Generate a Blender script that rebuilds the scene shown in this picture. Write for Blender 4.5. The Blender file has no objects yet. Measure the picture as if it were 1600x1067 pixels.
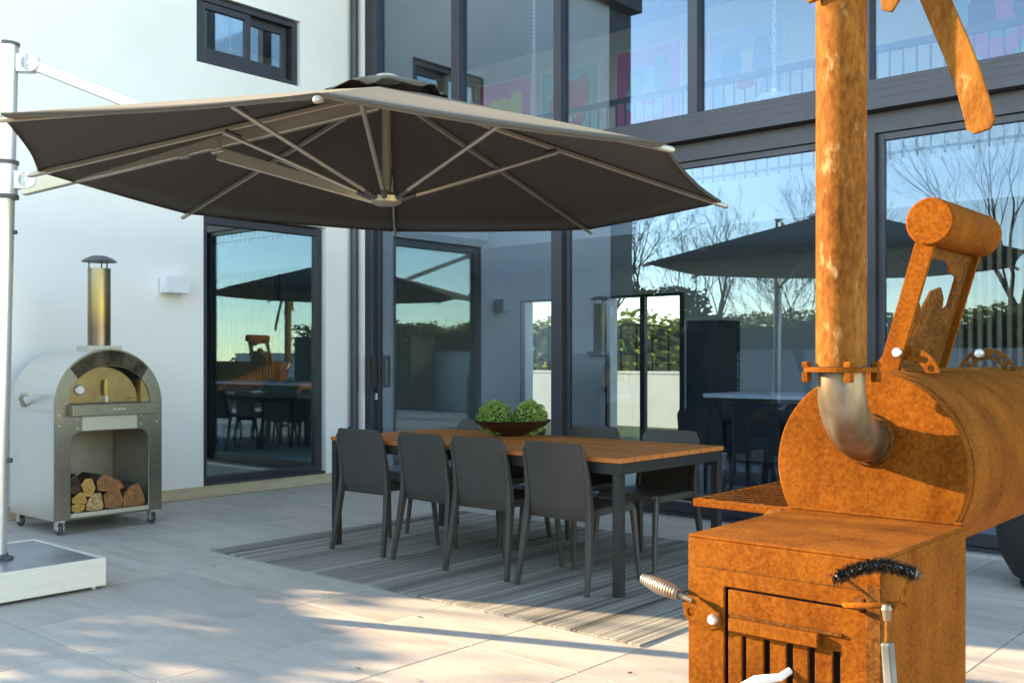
import bpy, bmesh, math, random
from mathutils import Vector, Matrix
rad = math.radians
random.seed(7)
S = bpy.context.scene
COL = S.collection

# ------------------------------------------------------------------ camera
FPX, CH, HY, YAW = 1580.0, 1.28, 562.0, rad(41.1)
cam_d = bpy.data.cameras.new("camera"); cam = bpy.data.objects.new("camera", cam_d); COL.objects.link(cam)
cam.location = (0, 0, CH); cam.rotation_euler = (rad(90), 0, YAW)
cam_d.sensor_width = 36; cam_d.lens = 36 * FPX / 1600; cam_d.shift_y = (HY - 533.5) / 1600
cam_d.clip_start = 0.05; cam_d.clip_end = 2000
S.camera = cam
# ------------------------------------------------------------------ sky, sun, exposure
SUN_EL = rad(17.5); SUN_H = (0.928, 0.372)          # horizontal direction in which the light travels
w = bpy.data.worlds.new("World"); S.world = w; w.use_nodes = True
nt = w.node_tree; sky = nt.nodes.new("ShaderNodeTexSky"); sky.sky_type = 'NISHITA'; sky.sun_disc = False
sky.sun_elevation = SUN_EL; sky.sun_rotation = math.atan2(-SUN_H[0], -SUN_H[1]) % (2 * math.pi)
sky.altitude = 1500; sky.dust_density = 0.0; sky.ozone_density = 4.0
nt.links.new(sky.outputs[0], nt.nodes["Background"].inputs[0]); nt.nodes["Background"].inputs[1].default_value = 0.15
sd = bpy.data.lights.new("sun", 'SUN'); sd.energy = 2.0; sd.angle = rad(0.55); sd.color = (1.0, 0.94, 0.90)
sun = bpy.data.objects.new("sun", sd); COL.objects.link(sun)
sun.rotation_euler = Vector((SUN_H[0] * math.cos(SUN_EL), SUN_H[1] * math.cos(SUN_EL), -math.sin(SUN_EL))).to_track_quat('-Z', 'Y').to_euler()
sun.location = (-20, -8, 15)
S.view_settings.view_transform = 'Standard'; S.view_settings.look = 'None'; S.view_settings.gamma = 1
S.view_settings.exposure = 3.06
S.view_settings.use_white_balance = True; S.view_settings.white_balance_temperature = 12600   # the camera's daylight-shade white balance
S.render.engine = 'CYCLES'
try:
    S.cycles.caustics_reflective = False; S.cycles.caustics_refractive = False
    S.cycles.max_bounces = 10; S.cycles.transparent_max_bounces = 12; S.cycles.sample_clamp_indirect = 6
    S.cycles.use_denoising = True
except Exception: pass

# ------------------------------------------------------------------ pixel -> place (a direction; the plane gives the distance)
FV = (-math.sin(YAW), math.cos(YAW)); RV = (math.cos(YAW), math.sin(YAW))
def onG(x, y, z=0.0):
    d = (CH - z) * FPX / (y - HY); c = (x - 800) / FPX * d
    return (d * FV[0] + c * RV[0], d * FV[1] + c * RV[1])
def onY(x, y, Y):
    s = (x - 800) / FPX; t = Y / (FV[1] + s * RV[1]); return (t * (FV[0] + s * RV[0]), CH + (HY - y) / FPX * t)
def onX(x, y, X):
    s = (x - 800) / FPX; t = X / (FV[0] + s * RV[0]); return (t * (FV[1] + s * RV[1]), CH + (HY - y) / FPX * t)

# ------------------------------------------------------------------ materials
MATS = {}
def N(nt, typ, **kw):
    n = nt.nodes.new(typ)
    for k, v in kw.items(): setattr(n, k, v)
    return n
def ramp(nt, fac, stops):
    r = N(nt, "ShaderNodeValToRGB"); e = r.color_ramp.elements
    while len(e) < len(stops): e.new(0.5)
    for i, (p, c) in enumerate(stops): e[i].position = p; e[i].color = (*c, 1) if len(c) == 3 else c
    nt.links.new(fac, r.inputs[0]); return r.outputs[0]
def noise(nt, vec, scale, detail=4, rough=0.55):
    n = N(nt, "ShaderNodeTexNoise"); n.inputs["Scale"].default_value = scale; n.inputs["Detail"].default_value = detail; n.inputs["Roughness"].default_value = rough
    if vec is not None: nt.links.new(vec, n.inputs["Vector"])
    return n.outputs["Fac"]
def mapping(nt, vec, scale=(1, 1, 1), rot=(0, 0, 0)):
    m = N(nt, "ShaderNodeMapping"); m.inputs["Scale"].default_value = scale; m.inputs["Rotation"].default_value = rot
    nt.links.new(vec, m.inputs[0]); return m.outputs[0]
def mat(name, stops, rough=0.6, metal=0.0, scale=8.0, stretch=(1, 1, 1), rot=(0, 0, 0), bump=0.0, bscale=None, detail=5, rough_var=0.0, sheen=0, coat=0, trans=0, spec=None, coords='Position', bdist=0.004):
    """noise-coloured principled material; stops = [(pos, rgb), ...]"""
    m = bpy.data.materials.new(name); m.use_nodes = True; t = m.node_tree; b = t.nodes["Principled BSDF"]
    if coords == 'Position': vec = N(t, "ShaderNodeNewGeometry").outputs["Position"]
    else: vec = N(t, "ShaderNodeTexCoord").outputs[coords]
    v = mapping(t, vec, stretch, rot)
    f = noise(t, v, scale, detail)
    if len(stops) == 1: b.inputs["Base Color"].default_value = (*stops[0][1], 1)
    else: t.links.new(ramp(t, f, stops), b.inputs["Base Color"])
    b.inputs["Roughness"].default_value = rough; b.inputs["Metallic"].default_value = metal
    if rough_var:
        mr = N(t, "ShaderNodeMapRange"); mr.inputs[3].default_value = rough - rough_var; mr.inputs[4].default_value = rough + rough_var
        t.links.new(noise(t, v, scale * 2.3), mr.inputs[0]); t.links.new(mr.outputs[0], b.inputs["Roughness"])
    if bump:
        bp = N(t, "ShaderNodeBump"); bp.inputs["Strength"].default_value = bump; bp.inputs["Distance"].default_value = bdist
        t.links.new(noise(t, v, bscale or scale * 4, 3), bp.inputs["Height"]); t.links.new(bp.outputs[0], b.inputs["Normal"])
    if sheen: b.inputs["Sheen Weight"].default_value = sheen
    if coat: b.inputs["Coat Weight"].default_value = coat
    if spec is not None: b.inputs["Specular IOR Level"].default_value = spec
    if trans:
        tr = N(t, "ShaderNodeBsdfTranslucent"); mx = N(t, "ShaderNodeMixShader"); mx.inputs[0].default_value = trans
        if len(stops) > 1: t.links.new(b.inputs["Base Color"].links[0].from_socket, tr.inputs[0])
        else: tr.inputs[0].default_value = (*stops[0][1], 1)
        t.links.new(b.outputs[0], mx.inputs[1]); t.links.new(tr.outputs[0], mx.inputs[2]); t.links.new(mx.outputs[0], t.nodes["Material Output"].inputs[0])
    MATS[name] = m; return m

mat("render_white", [(.3, (.83, .81, .79)), (.7, (.88, .865, .85))], .85, scale=1.3, bump=.45, bscale=70, bdist=.003)
mat("interior_white", [(.3, (.72, .70, .67)), (.7, (.76, .74, .71))], .8, scale=2)
mat("alu_dark", [(.3, (.044, .044, .056)), (.7, (.057, .056, .070))], .42, .35, scale=3, bump=.05, bscale=300)
mat("black", [(.4, (.012, .012, .013)), (.6, (.022, .022, .024))], .5, scale=5)
mat("sandstone", [(.3, (.50, .40, .26)), (.7, (.60, .50, .35))], .85, scale=4, stretch=(1, 1, 3), bump=.3, bscale=60)
def rust_mat(name, lo, mid, hi, fleck, fleck_amt, patch=5.0, fine=95.0, stretch=(1, 1, 1), rough=.9):
    m = bpy.data.materials.new(name); m.use_nodes = True; t = m.node_tree; b = t.nodes["Principled BSDF"]
    p = N(t, "ShaderNodeNewGeometry").outputs["Position"]; v = mapping(t, p, stretch)
    f1 = noise(t, v, patch, 6, .6); f2 = noise(t, v, fine, 5, .7); f3 = noise(t, v, fine * .33, 4, .6)
    a = N(t, "ShaderNodeMix", data_type='FLOAT'); a.inputs[0].default_value = .62; t.links.new(f1, a.inputs[2]); t.links.new(f2, a.inputs[3])
    c = ramp(t, a.outputs[0], [(.36, lo), (.47, mid), (.60, hi)])
    k = N(t, "ShaderNodeMix", data_type='RGBA'); t.links.new(ramp(t, f3, [(.60, (0, 0, 0)), (.70, (fleck_amt,) * 3)]), k.inputs[0]); t.links.new(c, k.inputs[6]); k.inputs[7].default_value = (*fleck, 1)
    st = noise(t, mapping(t, p, (7, 7, .9)), 1.6, 5, .6); w2 = N(t, "ShaderNodeMix", data_type='RGBA', blend_type='MULTIPLY'); w2.inputs[0].default_value = 1
    t.links.new(k.outputs[2], w2.inputs[6]); t.links.new(ramp(t, st, [(.32, (.78, .72, .68)), (.48, (1, 1, 1)), (.68, (1.12, 1.12, 1.1))]), w2.inputs[7])
    t.links.new(w2.outputs[2], b.inputs["Base Color"]); b.inputs["Roughness"].default_value = rough; b.inputs["Specular IOR Level"].default_value = .1
    bp = N(t, "ShaderNodeBump"); bp.inputs["Strength"].default_value = .5; bp.inputs["Distance"].default_value = .003
    t.links.new(f2, bp.inputs["Height"]); t.links.new(bp.outputs[0], b.inputs["Normal"]); MATS[name] = m
rust_mat("rust", (.125, .030, .004), (.20, .051, .006), (.275, .082, .011), (.12, .033, .006), .4)
rust_mat("rust_dark", (.055, .018, .006), (.13, .043, .010), (.22, .08, .018), (.30, .13, .03), .5)
rust_mat("rust_pipe", (.115, .032, .006), (.21, .063, .011), (.29, .105, .022), (.50, .30, .14), .7, 7.0, 70.0, (1, 1, .45), .75)
mat("raw_steel", [(.3, (.11, .068, .036)), (.5, (.24, .17, .11)), (.7, (.40, .33, .26))], .40, .7, scale=10, stretch=(1, 1, .4), rough_var=.12, bump=.1)
mat("galv", [(.3, (.55, .53, .5)), (.7, (.75, .73, .7))], .4, .7, scale=40)
mat("steel_side", [(.3, (.63, .61, .58)), (.7, (.70, .68, .65))], .38, .75, scale=6, stretch=(1, 1, 18), rough_var=.06)
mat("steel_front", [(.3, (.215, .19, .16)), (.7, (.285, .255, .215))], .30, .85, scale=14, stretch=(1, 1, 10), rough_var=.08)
mat("steel_light", [(.3, (.53, .49, .41)), (.7, (.58, .53, .45))], .45, .5, scale=6, stretch=(1, 2, 20))
mat("soot", [(.35, (.018, .014, .010)), (.6, (.10, .075, .05))], .5, .6, scale=7, rough_var=.1)
mat("brass_plate", [(.3, (.26, .165, .075)), (.7, (.42, .28, .13))], .42, .7, scale=7, rough_var=.1)
mat("inner_steel", [(.3, (.36, .31, .25)), (.7, (.46, .40, .33))], .5, .45, scale=5)
mat("wood_handle", [(.3, (.55, .30, .07)), (.7, (.68, .42, .12))], .5, scale=30, stretch=(1, 1, .2))
mat("bark", [(.3, (.035, .020, .012)), (.7, (.15, .085, .045))], .9, scale=22, stretch=(.3, 1, 1), bump=.9, bscale=50, bdist=.01)
mat("log_yellow", [(.3, (.42, .20, .05)), (.7, (.60, .33, .10))], .8, scale=30, bump=.5, bscale=90)
mat("log_red", [(.3, (.22, .075, .03)), (.7, (.42, .17, .07))], .8, scale=30, bump=.5, bscale=90)
mat("log_pale", [(.35, (.30, .16, .06)), (.55, (.50, .30, .13)), (.7, (.70, .56, .34))], .85, scale=38, bump=.8, bscale=70)
mat("rubber", [(.4, (.05, .055, .065)), (.6, (.09, .10, .115))], .6, scale=20)
mat("plastic", [(.3, (.046, .041, .036)), (.7, (.060, .053, .047))], .5, scale=3, bump=.12, bscale=500, bdist=.001)
mat("black_metal", [(.3, (.024, .023, .022)), (.7, (.036, .034, .032))], .45, .2, scale=4)
mat("teak", [(.25, (.40, .125, .035)), (.5, (.58, .175, .050)), (.75, (.70, .25, .085))], .65, spec=.15, scale=7, stretch=(.35, 9, 9), detail=8, bump=.2, bscale=30)
mat("canopy", [(.35, (.088, .071, .058)), (.65, (.115, .093, .076))], .95, scale=420, detail=2, bump=.25, bscale=700, spec=.1, sheen=.12, bdist=.001, trans=.06)
mat("champagne", [(.3, (.52, .46, .37)), (.7, (.60, .53, .43))], .36, .55, scale=3)
mat("alu_silver", [(.3, (.66, .66, .66)), (.7, (.74, .74, .73))], .32, .6, scale=3, stretch=(1, 1, .2))
mat("grey_plastic", [(.4, (.07, .072, .078)), (.6, (.10, .10, .108))], .5, scale=20)
mat("cream_panel", [(.3, (.70, .65, .56)), (.7, (.78, .73, .64))], .6, scale=5, stretch=(1, 1, 20))
mat("blue_steel", [(.3, (.30, .32, .36)), (.7, (.40, .42, .46))], .3, .6, scale=3, rough_var=.08)
mat("light_box", [(.4, (.72, .74, .78)), (.6, (.78, .80, .83))], .5, scale=3)
mat("bowl_wood", [(.3, (.022, .009, .006)), (.7, (.07, .026, .014))], .5, scale=14, stretch=(1, 1, 3), bump=.3)
mat("boxwood", [(.25, (.13, .24, .05)), (.5, (.32, .48, .11)), (.75, (.58, .70, .28))], .5, scale=60, trans=.25)
mat("dark_core", [(.4, (.012, .028, .010)), (.6, (.03, .055, .018))], .9, scale=30)  # dark green of the filler cores added behind the leaves
mat("leaf_hedge", [(.3, (.10, .13, .025)), (.5, (.26, .30, .055)), (.7, (.50, .50, .11))], .5, scale=5, detail=8, trans=.55)
mat("leaf_dark", [(.3, (.020, .038, .012)), (.6, (.045, .075, .022)), (.75, (.09, .12, .04))], .5, scale=6, detail=8, trans=.25)
mat("twig", [(.3, (.045, .032, .024)), (.7, (.12, .09, .065))], .9, scale=12, stretch=(1, 1, .3), bump=.4)
mat("lawn", [(.3, (.035, .065, .016)), (.7, (.08, .12, .035))], .9, scale=3, detail=10, bump=.6, bscale=60)
mat("garden_wall", [(.3, (.66, .66, .64)), (.7, (.74, .73, .70))], .85, scale=1.5, bump=.2, bscale=90)
mat("grout", [(.3, (.09, .072, .055)), (.7, (.15, .125, .095))], .95, scale=30)
mat("timber_batten", [(.3, (.28, .17, .085)), (.7, (.42, .27, .14))], .6, scale=6, stretch=(6, 6, .4))
mat("int_floor", [(.3, (.46, .43, .39)), (.7, (.54, .51, .47))], .35, scale=2)
mat("counter_white", [(.4, (.78, .78, .78)), (.6, (.82, .82, .82))], .3, scale=2)
mat("cabinet", [(.4, (.030, .033, .038)), (.6, (.045, .048, .055))], .4, scale=2)
mat("pot_black", [(.3, (.012, .012, .013)), (.7, (.022, .021, .021))], .65, scale=9, bump=.2, bscale=200)
mat("bristle", [(.4, (.010, .008, .006)), (.62, (.09, .06, .04))], .7, scale=140)
mat("brush_grip", [(.4, (.10, .10, .095)), (.6, (.16, .16, .15))], .5, scale=10)
mat("white_plastic", [(.4, (.75, .74, .72)), (.6, (.8, .79, .77))], .4, scale=10)
for nm, c in dict(art_pink=(.80, .16, .42), art_yellow=(.80, .62, .10), art_blue=(.10, .38, .62), art_teal=(.16, .50, .52), art_red=(.70, .07, .06), art_cream=(.75, .72, .66), art_green=(.10, .30, .12), art_sky=(.35, .55, .75), art_navy=(.05, .08, .2)).items():
    mat(nm, [(.4, c), (.6, tuple(min(1, x * 1.08) for x in c))], .6, scale=20)

def tile_mat():
    m = bpy.data.materials.new("paving_tile"); m.use_nodes = True; t = m.node_tree; b = t.nodes["Principled BSDF"]
    g = N(t, "ShaderNodeNewGeometry"); oi = N(t, "ShaderNodeObjectInfo")
    mul = N(t, "ShaderNodeMath", operation='MULTIPLY'); mul.inputs[1].default_value = 37.0; t.links.new(oi.outputs["Random"], mul.inputs[0])
    add = N(t, "ShaderNodeVectorMath", operation='ADD'); t.links.new(g.outputs["Position"], add.inputs[0]); t.links.new(mul.outputs[0], add.inputs[1])
    v = mapping(t, add.outputs[0], (1.0, 5.0, 1.0), (0, 0, rad(-24)))
    f = noise(t, v, 1.6, 9, .62); f2 = noise(t, mapping(t, add.outputs[0], (1, 1, 1)), 90, 3)
    c = ramp(t, f, [(.28, (.43, .372, .325)), (.45, (.525, .465, .415)), (.58, (.575, .515, .462)), (.74, (.50, .432, .378))])
    mx = N(t, "ShaderNodeMix", data_type='RGBA', blend_type='MULTIPLY'); mx.inputs[0].default_value = 1.0
    t.links.new(c, mx.inputs[6]); t.links.new(ramp(t, f2, [(.3, (.90, .90, .90)), (.7, (1.06, 1.05, 1.04))]), mx.inputs[7])
    mx2 = N(t, "ShaderNodeMix", data_type='RGBA', blend_type='MULTIPLY'); mx2.inputs[0].default_value = 1.0
    t.links.new(mx.outputs[2], mx2.inputs[6]); t.links.new(ramp(t, oi.outputs["Random"], [(0, (.91, .912, .915)), (1, (1.06, 1.05, 1.035))]), mx2.inputs[7])
    t.links.new(mx2.outputs[2], b.inputs["Base Color"]); b.inputs["Roughness"].default_value = .62; b.inputs["Specular IOR Level"].default_value = .35
    bp = N(t, "ShaderNodeBump"); bp.inputs["Strength"].default_value = .25; bp.inputs["Distance"].default_value = .002
    t.links.new(f2, bp.inputs["Height"]); t.links.new(bp.outputs[0], b.inputs["Normal"]); MATS["paving_tile"] = m
tile_mat()
def rug_mat():
    m = bpy.data.materials.new("rug"); m.use_nodes = True; t = m.node_tree; b = t.nodes["Principled BSDF"]
    g = N(t, "ShaderNodeNewGeometry").outputs["Position"]
    f = noise(t, mapping(t, g, (15, .10, 0)), 1.0, 3, .5); f2 = noise(t, mapping(t, g, (60, .25, 0)), 1.0, 2); f3 = noise(t, mapping(t, g, (130, 160, 0)), 1.0, 2)
    mx = N(t, "ShaderNodeMix", data_type='FLOAT'); mx.inputs[0].default_value = .5; t.links.new(f, mx.inputs[2]); t.links.new(f2, mx.inputs[3])
    c = ramp(t, mx.outputs[0], [(.34, (.055, .050, .046)), (.43, (.15, .14, .125)), (.48, (.36, .335, .29)), (.52, (.22, .205, .18)), (.57, (.50, .47, .41)), (.66, (.13, .12, .11))])
    m2 = N(t, "ShaderNodeMix", data_type='RGBA', blend_type='MULTIPLY'); m2.inputs[0].default_value = 1
    t.links.new(c, m2.inputs[6]); t.links.new(ramp(t, f3, [(.3, (.72, .72, .72)), (.7, (1.2, 1.2, 1.2))]), m2.inputs[7])
    t.links.new(m2.outputs[2], b.inputs["Base Color"]); b.inputs["Roughness"].default_value = .95; b.inputs["Specular IOR Level"].default_value = .1
    bp = N(t, "ShaderNodeBump"); bp.inputs["Strength"].default_value = .8; bp.inputs["Distance"].default_value = .004
    t.links.new(f3, bp.inputs["Height"]); t.links.new(bp.outputs[0], b.inputs["Normal"]); MATS["rug"] = m
rug_mat()
def glass_mat(name, tint, refl, edge, gloss=(.62, .82, 1)):
    m = bpy.data.materials.new(name); m.use_nodes = True; t = m.node_tree; t.nodes.remove(t.nodes["Principled BSDF"])
    gl = N(t, "ShaderNodeBsdfGlossy"); gl.inputs["Roughness"].default_value = 0.0; gl.inputs[0].default_value = (*gloss, 1)
    g = N(t, "ShaderNodeNewGeometry"); bp = N(t, "ShaderNodeBump"); bp.inputs["Strength"].default_value = .010; bp.inputs["Distance"].default_value = .02
    t.links.new(noise(t, g.outputs["Position"], .8, 1), bp.inputs["Height"]); t.links.new(bp.outputs[0], gl.inputs["Normal"])
    tr = N(t, "ShaderNodeBsdfTransparent"); tr.inputs[0].default_value = (*tint, 1)
    lw = N(t, "ShaderNodeLayerWeight"); lw.inputs[0].default_value = .35
    mr = N(t, "ShaderNodeMapRange"); mr.inputs[3].default_value = refl; mr.inputs[4].default_value = edge; t.links.new(lw.outputs["Facing"], mr.inputs[0])
    mx = N(t, "ShaderNodeMixShader"); t.links.new(mr.outputs[0], mx.inputs[0]); t.links.new(tr.outputs[0], mx.inputs[1]); t.links.new(gl.outputs[0], mx.inputs[2])
    t.links.new(mx.outputs[0], t.nodes["Material Output"].inputs[0]); MATS[name] = m
glass_mat("glass", (.78, .86, .92), .055, .46)
glass_mat("glass_wing", (.55, .62, .62), .30, .75, (.80, .95, .95))
m = bpy.data.materials.new("crystal"); m.use_nodes = True; t = m.node_tree; b = t.nodes["Principled BSDF"]; b.inputs["Base Color"].default_value = (.85, .9, .95, 1); b.inputs["Roughness"].default_value = .08
tr = N(t, "ShaderNodeBsdfTransparent"); mx = N(t, "ShaderNodeMixShader"); lw = N(t, "ShaderNodeLayerWeight"); lw.inputs[0].default_value = .55
t.links.new(lw.outputs["Facing"], mx.inputs[0]); t.links.new(tr.outputs[0], mx.inputs[1]); t.links.new(b.outputs[0], mx.inputs[2]); t.links.new(mx.outputs[0], t.nodes["Material Output"].inputs[0]); MATS["crystal"] = m
glass_mat("glass_clear", (.92, .95, .95), .14, .7)

# ------------------------------------------------------------------ mesh helpers
def frame_from(d):
    d = d.normalized(); a = Vector((0, 0, 1)) if abs(d.z) < .95 else Vector((1, 0, 0))
    x = d.cross(a).normalized(); return x, d.cross(x).normalized()
class MB:
    def __init__(s): s.v = []; s.f = []; s.m = []
    def add(s, vs, fs, mi=0):
        o = len(s.v); s.v += [tuple(v) for v in vs]; s.f += [tuple(i + o for i in f) for f in fs]; s.m += [mi] * len(fs); return s
    def bx(s, x0, x1, y0, y1, z0, z1, M=None, mi=0):
        vs = [Vector(p) for p in ((x0,y0,z0),(x1,y0,z0),(x1,y1,z0),(x0,y1,z0),(x0,y0,z1),(x1,y0,z1),(x1,y1,z1),(x0,y1,z1))]
        if M is not None: vs = [M @ v for v in vs]
        return s.add(vs, [(0,3,2,1),(4,5,6,7),(0,1,5,4),(1,2,6,5),(2,3,7,6),(3,0,4,7)], mi)
    def tube(s, pts, rs, n=10, caps=True, mi=0):
        pts = [Vector(p) for p in pts]
        if not hasattr(rs, '__len__'): rs = [rs] * len(pts)
        x, y = frame_from(pts[1] - pts[0]); vs = []
        for i, p in enumerate(pts):
            d = (pts[min(i + 1, len(pts) - 1)] - pts[max(i - 1, 0)]).normalized()
            x = (x - d * x.dot(d)).normalized(); y = d.cross(x)
            vs += [p + (x * math.cos(2 * math.pi * k / n) + y * math.sin(2 * math.pi * k / n)) * rs[i] for k in range(n)]
        fs = [(i * n + k, i * n + (k + 1) % n, (i + 1) * n + (k + 1) % n, (i + 1) * n + k) for i in range(len(pts) - 1) for k in range(n)]
        if caps: fs += [tuple(reversed(range(n))), tuple(range((len(pts) - 1) * n, len(pts) * n))]
        return s.add(vs, fs, mi)
    def cyl(s, p0, p1, r0, r1=None, n=16, mi=0): return s.tube([p0, p1], [r0, r0 if r1 is None else r1], n, True, mi)
    def sweep(s, pts, ws, hs, up=(0, 0, 1), mi=0):
        """rectangular bar along pts; ws across, hs along 'up'"""
        pts = [Vector(p) for p in pts]; up = Vector(up); vs = []
        if not hasattr(ws, '__len__'): ws = [ws] * len(pts)
        if not hasattr(hs, '__len__'): hs = [hs] * len(pts)
        for i, p in enumerate(pts):
            d = (pts[min(i + 1, len(pts) - 1)] - pts[max(i - 1, 0)]).normalized()
            a = d.cross(up).normalized(); b = a.cross(d).normalized()
            for sa, sb in ((-1,-1),(1,-1),(1,1),(-1,1)): vs.append(p + a * sa * ws[i] / 2 + b * sb * hs[i] / 2)
        fs = [(i*4+k, i*4+(k+1)%4, (i+1)*4+(k+1)%4, (i+1)*4+k) for i in range(len(pts)-1) for k in range(4)]
        fs += [(3,2,1,0), tuple(range((len(pts)-1)*4, len(pts)*4))]
        return s.add(vs, fs, mi)
    def lathe(s, prof, c, n=24, axis='Z', mi=0):
        c = Vector(c); vs = []
        for r, h in prof:
            for k in range(n):
                a = 2 * math.pi * k / n; q = (r * math.cos(a), r * math.sin(a), h)
                if axis == 'Y': q = (q[0], q[2], q[1])
                if axis == 'X': q = (q[2], q[0], q[1])
                vs.append(c + Vector(q))
        m = len(prof); fs = [(i*n+k, i*n+(k+1)%n, (i+1)*n+(k+1)%n, (i+1)*n+k) for i in range(m-1) for k in range(n)]
        if prof[0][0] > 1e-6: fs.append(tuple(reversed(range(n))))
        if prof[-1][0] > 1e-6: fs.append(tuple(range((m-1)*n, m*n)))
        return s.add(vs, fs, mi)
    def prism(s, a, b, mi=0, cap_mi=None):
        n = len(a); s.add(list(a) + list(b), [(k, (k+1) % n, n+(k+1) % n, n+k) for k in range(n)], mi)
        o = len(s.v) - 2*n; s.f += [tuple(o + k for k in reversed(range(n))), tuple(o + n + k for k in range(n))]; s.m += [mi if cap_mi is None else cap_mi] * 2
        return s
    def plate(s, outline, holes, thick, M, mi=0):
        """flat plate in local XY (outline + holes as 2D lists) extruded along +Z by thick, placed by matrix M"""
        bm = bmesh.new(); edges = []
        for loop in [outline] + list(holes):
            vs = [bm.verts.new((p[0], p[1], 0)) for p in loop]
            edges += [bm.edges.new((vs[i], vs[(i + 1) % len(vs)])) for i in range(len(vs))]
        bmesh.ops.triangle_fill(bm, use_beauty=True, edges=edges)
        r = bmesh.ops.extrude_face_region(bm, geom=list(bm.faces))
        bmesh.ops.translate(bm, vec=(0, 0, thick), verts=[e for e in r["geom"] if isinstance(e, bmesh.types.BMVert)])
        bmesh.ops.recalc_face_normals(bm, faces=list(bm.faces)); bm.verts.index_update()
        s.add([M @ v.co for v in bm.verts], [[v.index for v in f.verts] for f in bm.faces], mi); bm.free(); return s
    def leaves(s, gen, n, size, rnd):
        for _ in range(n):
            p = Vector(gen()); a = Vector((rnd.gauss(0, 1), rnd.gauss(0, 1), rnd.gauss(0, 1))).normalized(); x, y = frame_from(a)
            l = size * rnd.uniform(.6, 1.3); ww = l * .5
            s.add([p - x * l * .5, p + y * ww * .5, p + x * l * .5, p - y * ww * .5], [(0, 1, 2, 3)])
        return s
    def build(s, name, m, parent=None, loc=None, smooth=True, bevel=0, recalc=True, angle=32):
        me = bpy.data.meshes.new(name); off = Vector((0, 0, 0))
        if loc is not None: off = Vector(loc)
        q = parent
        while q is not None: off = off + q.location; q = q.parent
        me.from_pydata([tuple(Vector(v) - off) for v in s.v], [], s.f)
        for x in (m if isinstance(m, (list, tuple)) else [m]): me.materials.append(MATS[x])
        if isinstance(m, (list, tuple)): me.polygons.foreach_set("material_index", s.m)
        if recalc:
            bm = bmesh.new(); bm.from_mesh(me); bmesh.ops.recalc_face_normals(bm, faces=list(bm.faces)); bm.to_mesh(me); bm.free()
        if smooth:
            me.polygons.foreach_set("use_smooth", [True] * len(me.polygons)); me.set_sharp_from_angle(angle=rad(angle))
        me.update(); o = bpy.data.objects.new(name, me); COL.objects.link(o)
        if loc is not None: o.location = loc
        if parent is not None: o.parent = parent
        if bevel:
            b = o.modifiers.new("bevel", 'BEVEL'); b.width = bevel; b.segments = 2; b.limit_method = 'ANGLE'; b.angle_limit = rad(40)
        return o
def tag(o, label=None, cat=None, group=None, kind=None):
    for k, v in (("label", label), ("category", cat), ("group", group), ("kind", kind)):
        if v: o[k] = v
    return o
def thing(name, loc, label, cat, group=None):
    o = bpy.data.objects.new(name, None); COL.objects.link(o); o.location = loc; o.empty_display_size = .2
    return tag(o, label, cat, group)
def copy_tree(o, parent=None):
    c = o.copy(); COL.objects.link(c); c.parent = parent
    for ch in [x for x in o.children]: copy_tree(ch, c)
    return c
def arc(cx, cy, r, a0, a1, n, ry=None):
    return [(cx + r * math.cos(rad(a0 + (a1 - a0) * i / n)), cy + (ry or r) * math.sin(rad(a0 + (a1 - a0) * i / n))) for i in range(n + 1)]
def circ(cx, cy, r, n=12): return arc(cx, cy, r, 0, 360, n)[:-1]
def rrect(x0, x1, y0, y1, r, n=5, corners=(1, 1, 1, 1)):
    out = []
    for (cx, cy, a, use) in ((x1 - r, y1 - r, 0, corners[0]), (x0 + r, y1 - r, 90, corners[1]), (x0 + r, y0 + r, 180, corners[2]), (x1 - r, y0 + r, 270, corners[3])):
        if use: out += arc(cx, cy, r, a, a + 90, n)
        else: out.append((cx + (r if a in (0, 270) else -r), cy + (r if a in (0, 90) else -r)))
    return out
def M_cols(x, y, z, o):     # matrix from axis columns
    return Matrix(((x[0], y[0], z[0], o[0]), (x[1], y[1], z[1], o[1]), (x[2], y[2], z[2], o[2]), (0, 0, 0, 1)))
MX = lambda X: M_cols((0, 1, 0), (0, 0, 1), (1, 0, 0), (X, 0, 0))       # plate drawn in (Y, Z), thickness along +X
MYp = lambda Y: M_cols((1, 0, 0), (0, 0, 1), (0, -1, 0), (0, Y, 0))     # plate drawn in (X, Z), thickness along -Y

# ------------------------------------------------------------------ ground and paving
MB().bx(-160, 160, -160, 160, -.30, -.06).build("ground", "lawn", smooth=False)["kind"] = "structure"
XW, YF = -8.32, 7.03
patio = MB().bx(-8.33, 6, -3.6, 7.02, -.20, -.012).build("patio", "grout", smooth=False); patio["kind"] = "structure"
T = .60; tm = MB().bx(-T/2+.003, T/2-.003, -T/2+.003, T/2-.003, -.03, 0)
t0 = None; x0 = -4.32; y0 = 2.10
for i in range(-7, 10):
    for j in range(-9, 9):
        cx = x0 + (i + .5) * T; cy = y0 + (j + .5) * T
        xa, xb, ya, yb = cx - T/2, cx + T/2, cy - T/2, cy + T/2
        if xb < XW + .05 or ya > YF - .1 or cx > .9 or cy < -1.0 : continue
        z = random.uniform(-.0008, .0008)
        if xa < XW or yb > YF - .02:      # cut tiles at the walls
            o = MB().bx(max(xa, XW + .012) + .002, xb - .002, ya + .002, min(yb, YF - .024) - .002, -.03, 0).build("tile", "paving_tile", patio, smooth=False)
            continue
        if t0 is None:
            o = tm.build("tile", "paving_tile", patio, smooth=False, bevel=.0015); t0 = o
        else:
            o = t0.copy(); COL.objects.link(o); o.parent = patio
        o.location = (cx, cy, z)
# outer paving that the picture never shows close up
MB().bx(1.08, 6, -3.6, 7.0, -.03, 0).bx(-8.3, 1.08, -3.6, -.9, -.03, 0).build("outer_paving", "paving_tile", patio, smooth=False)

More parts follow.
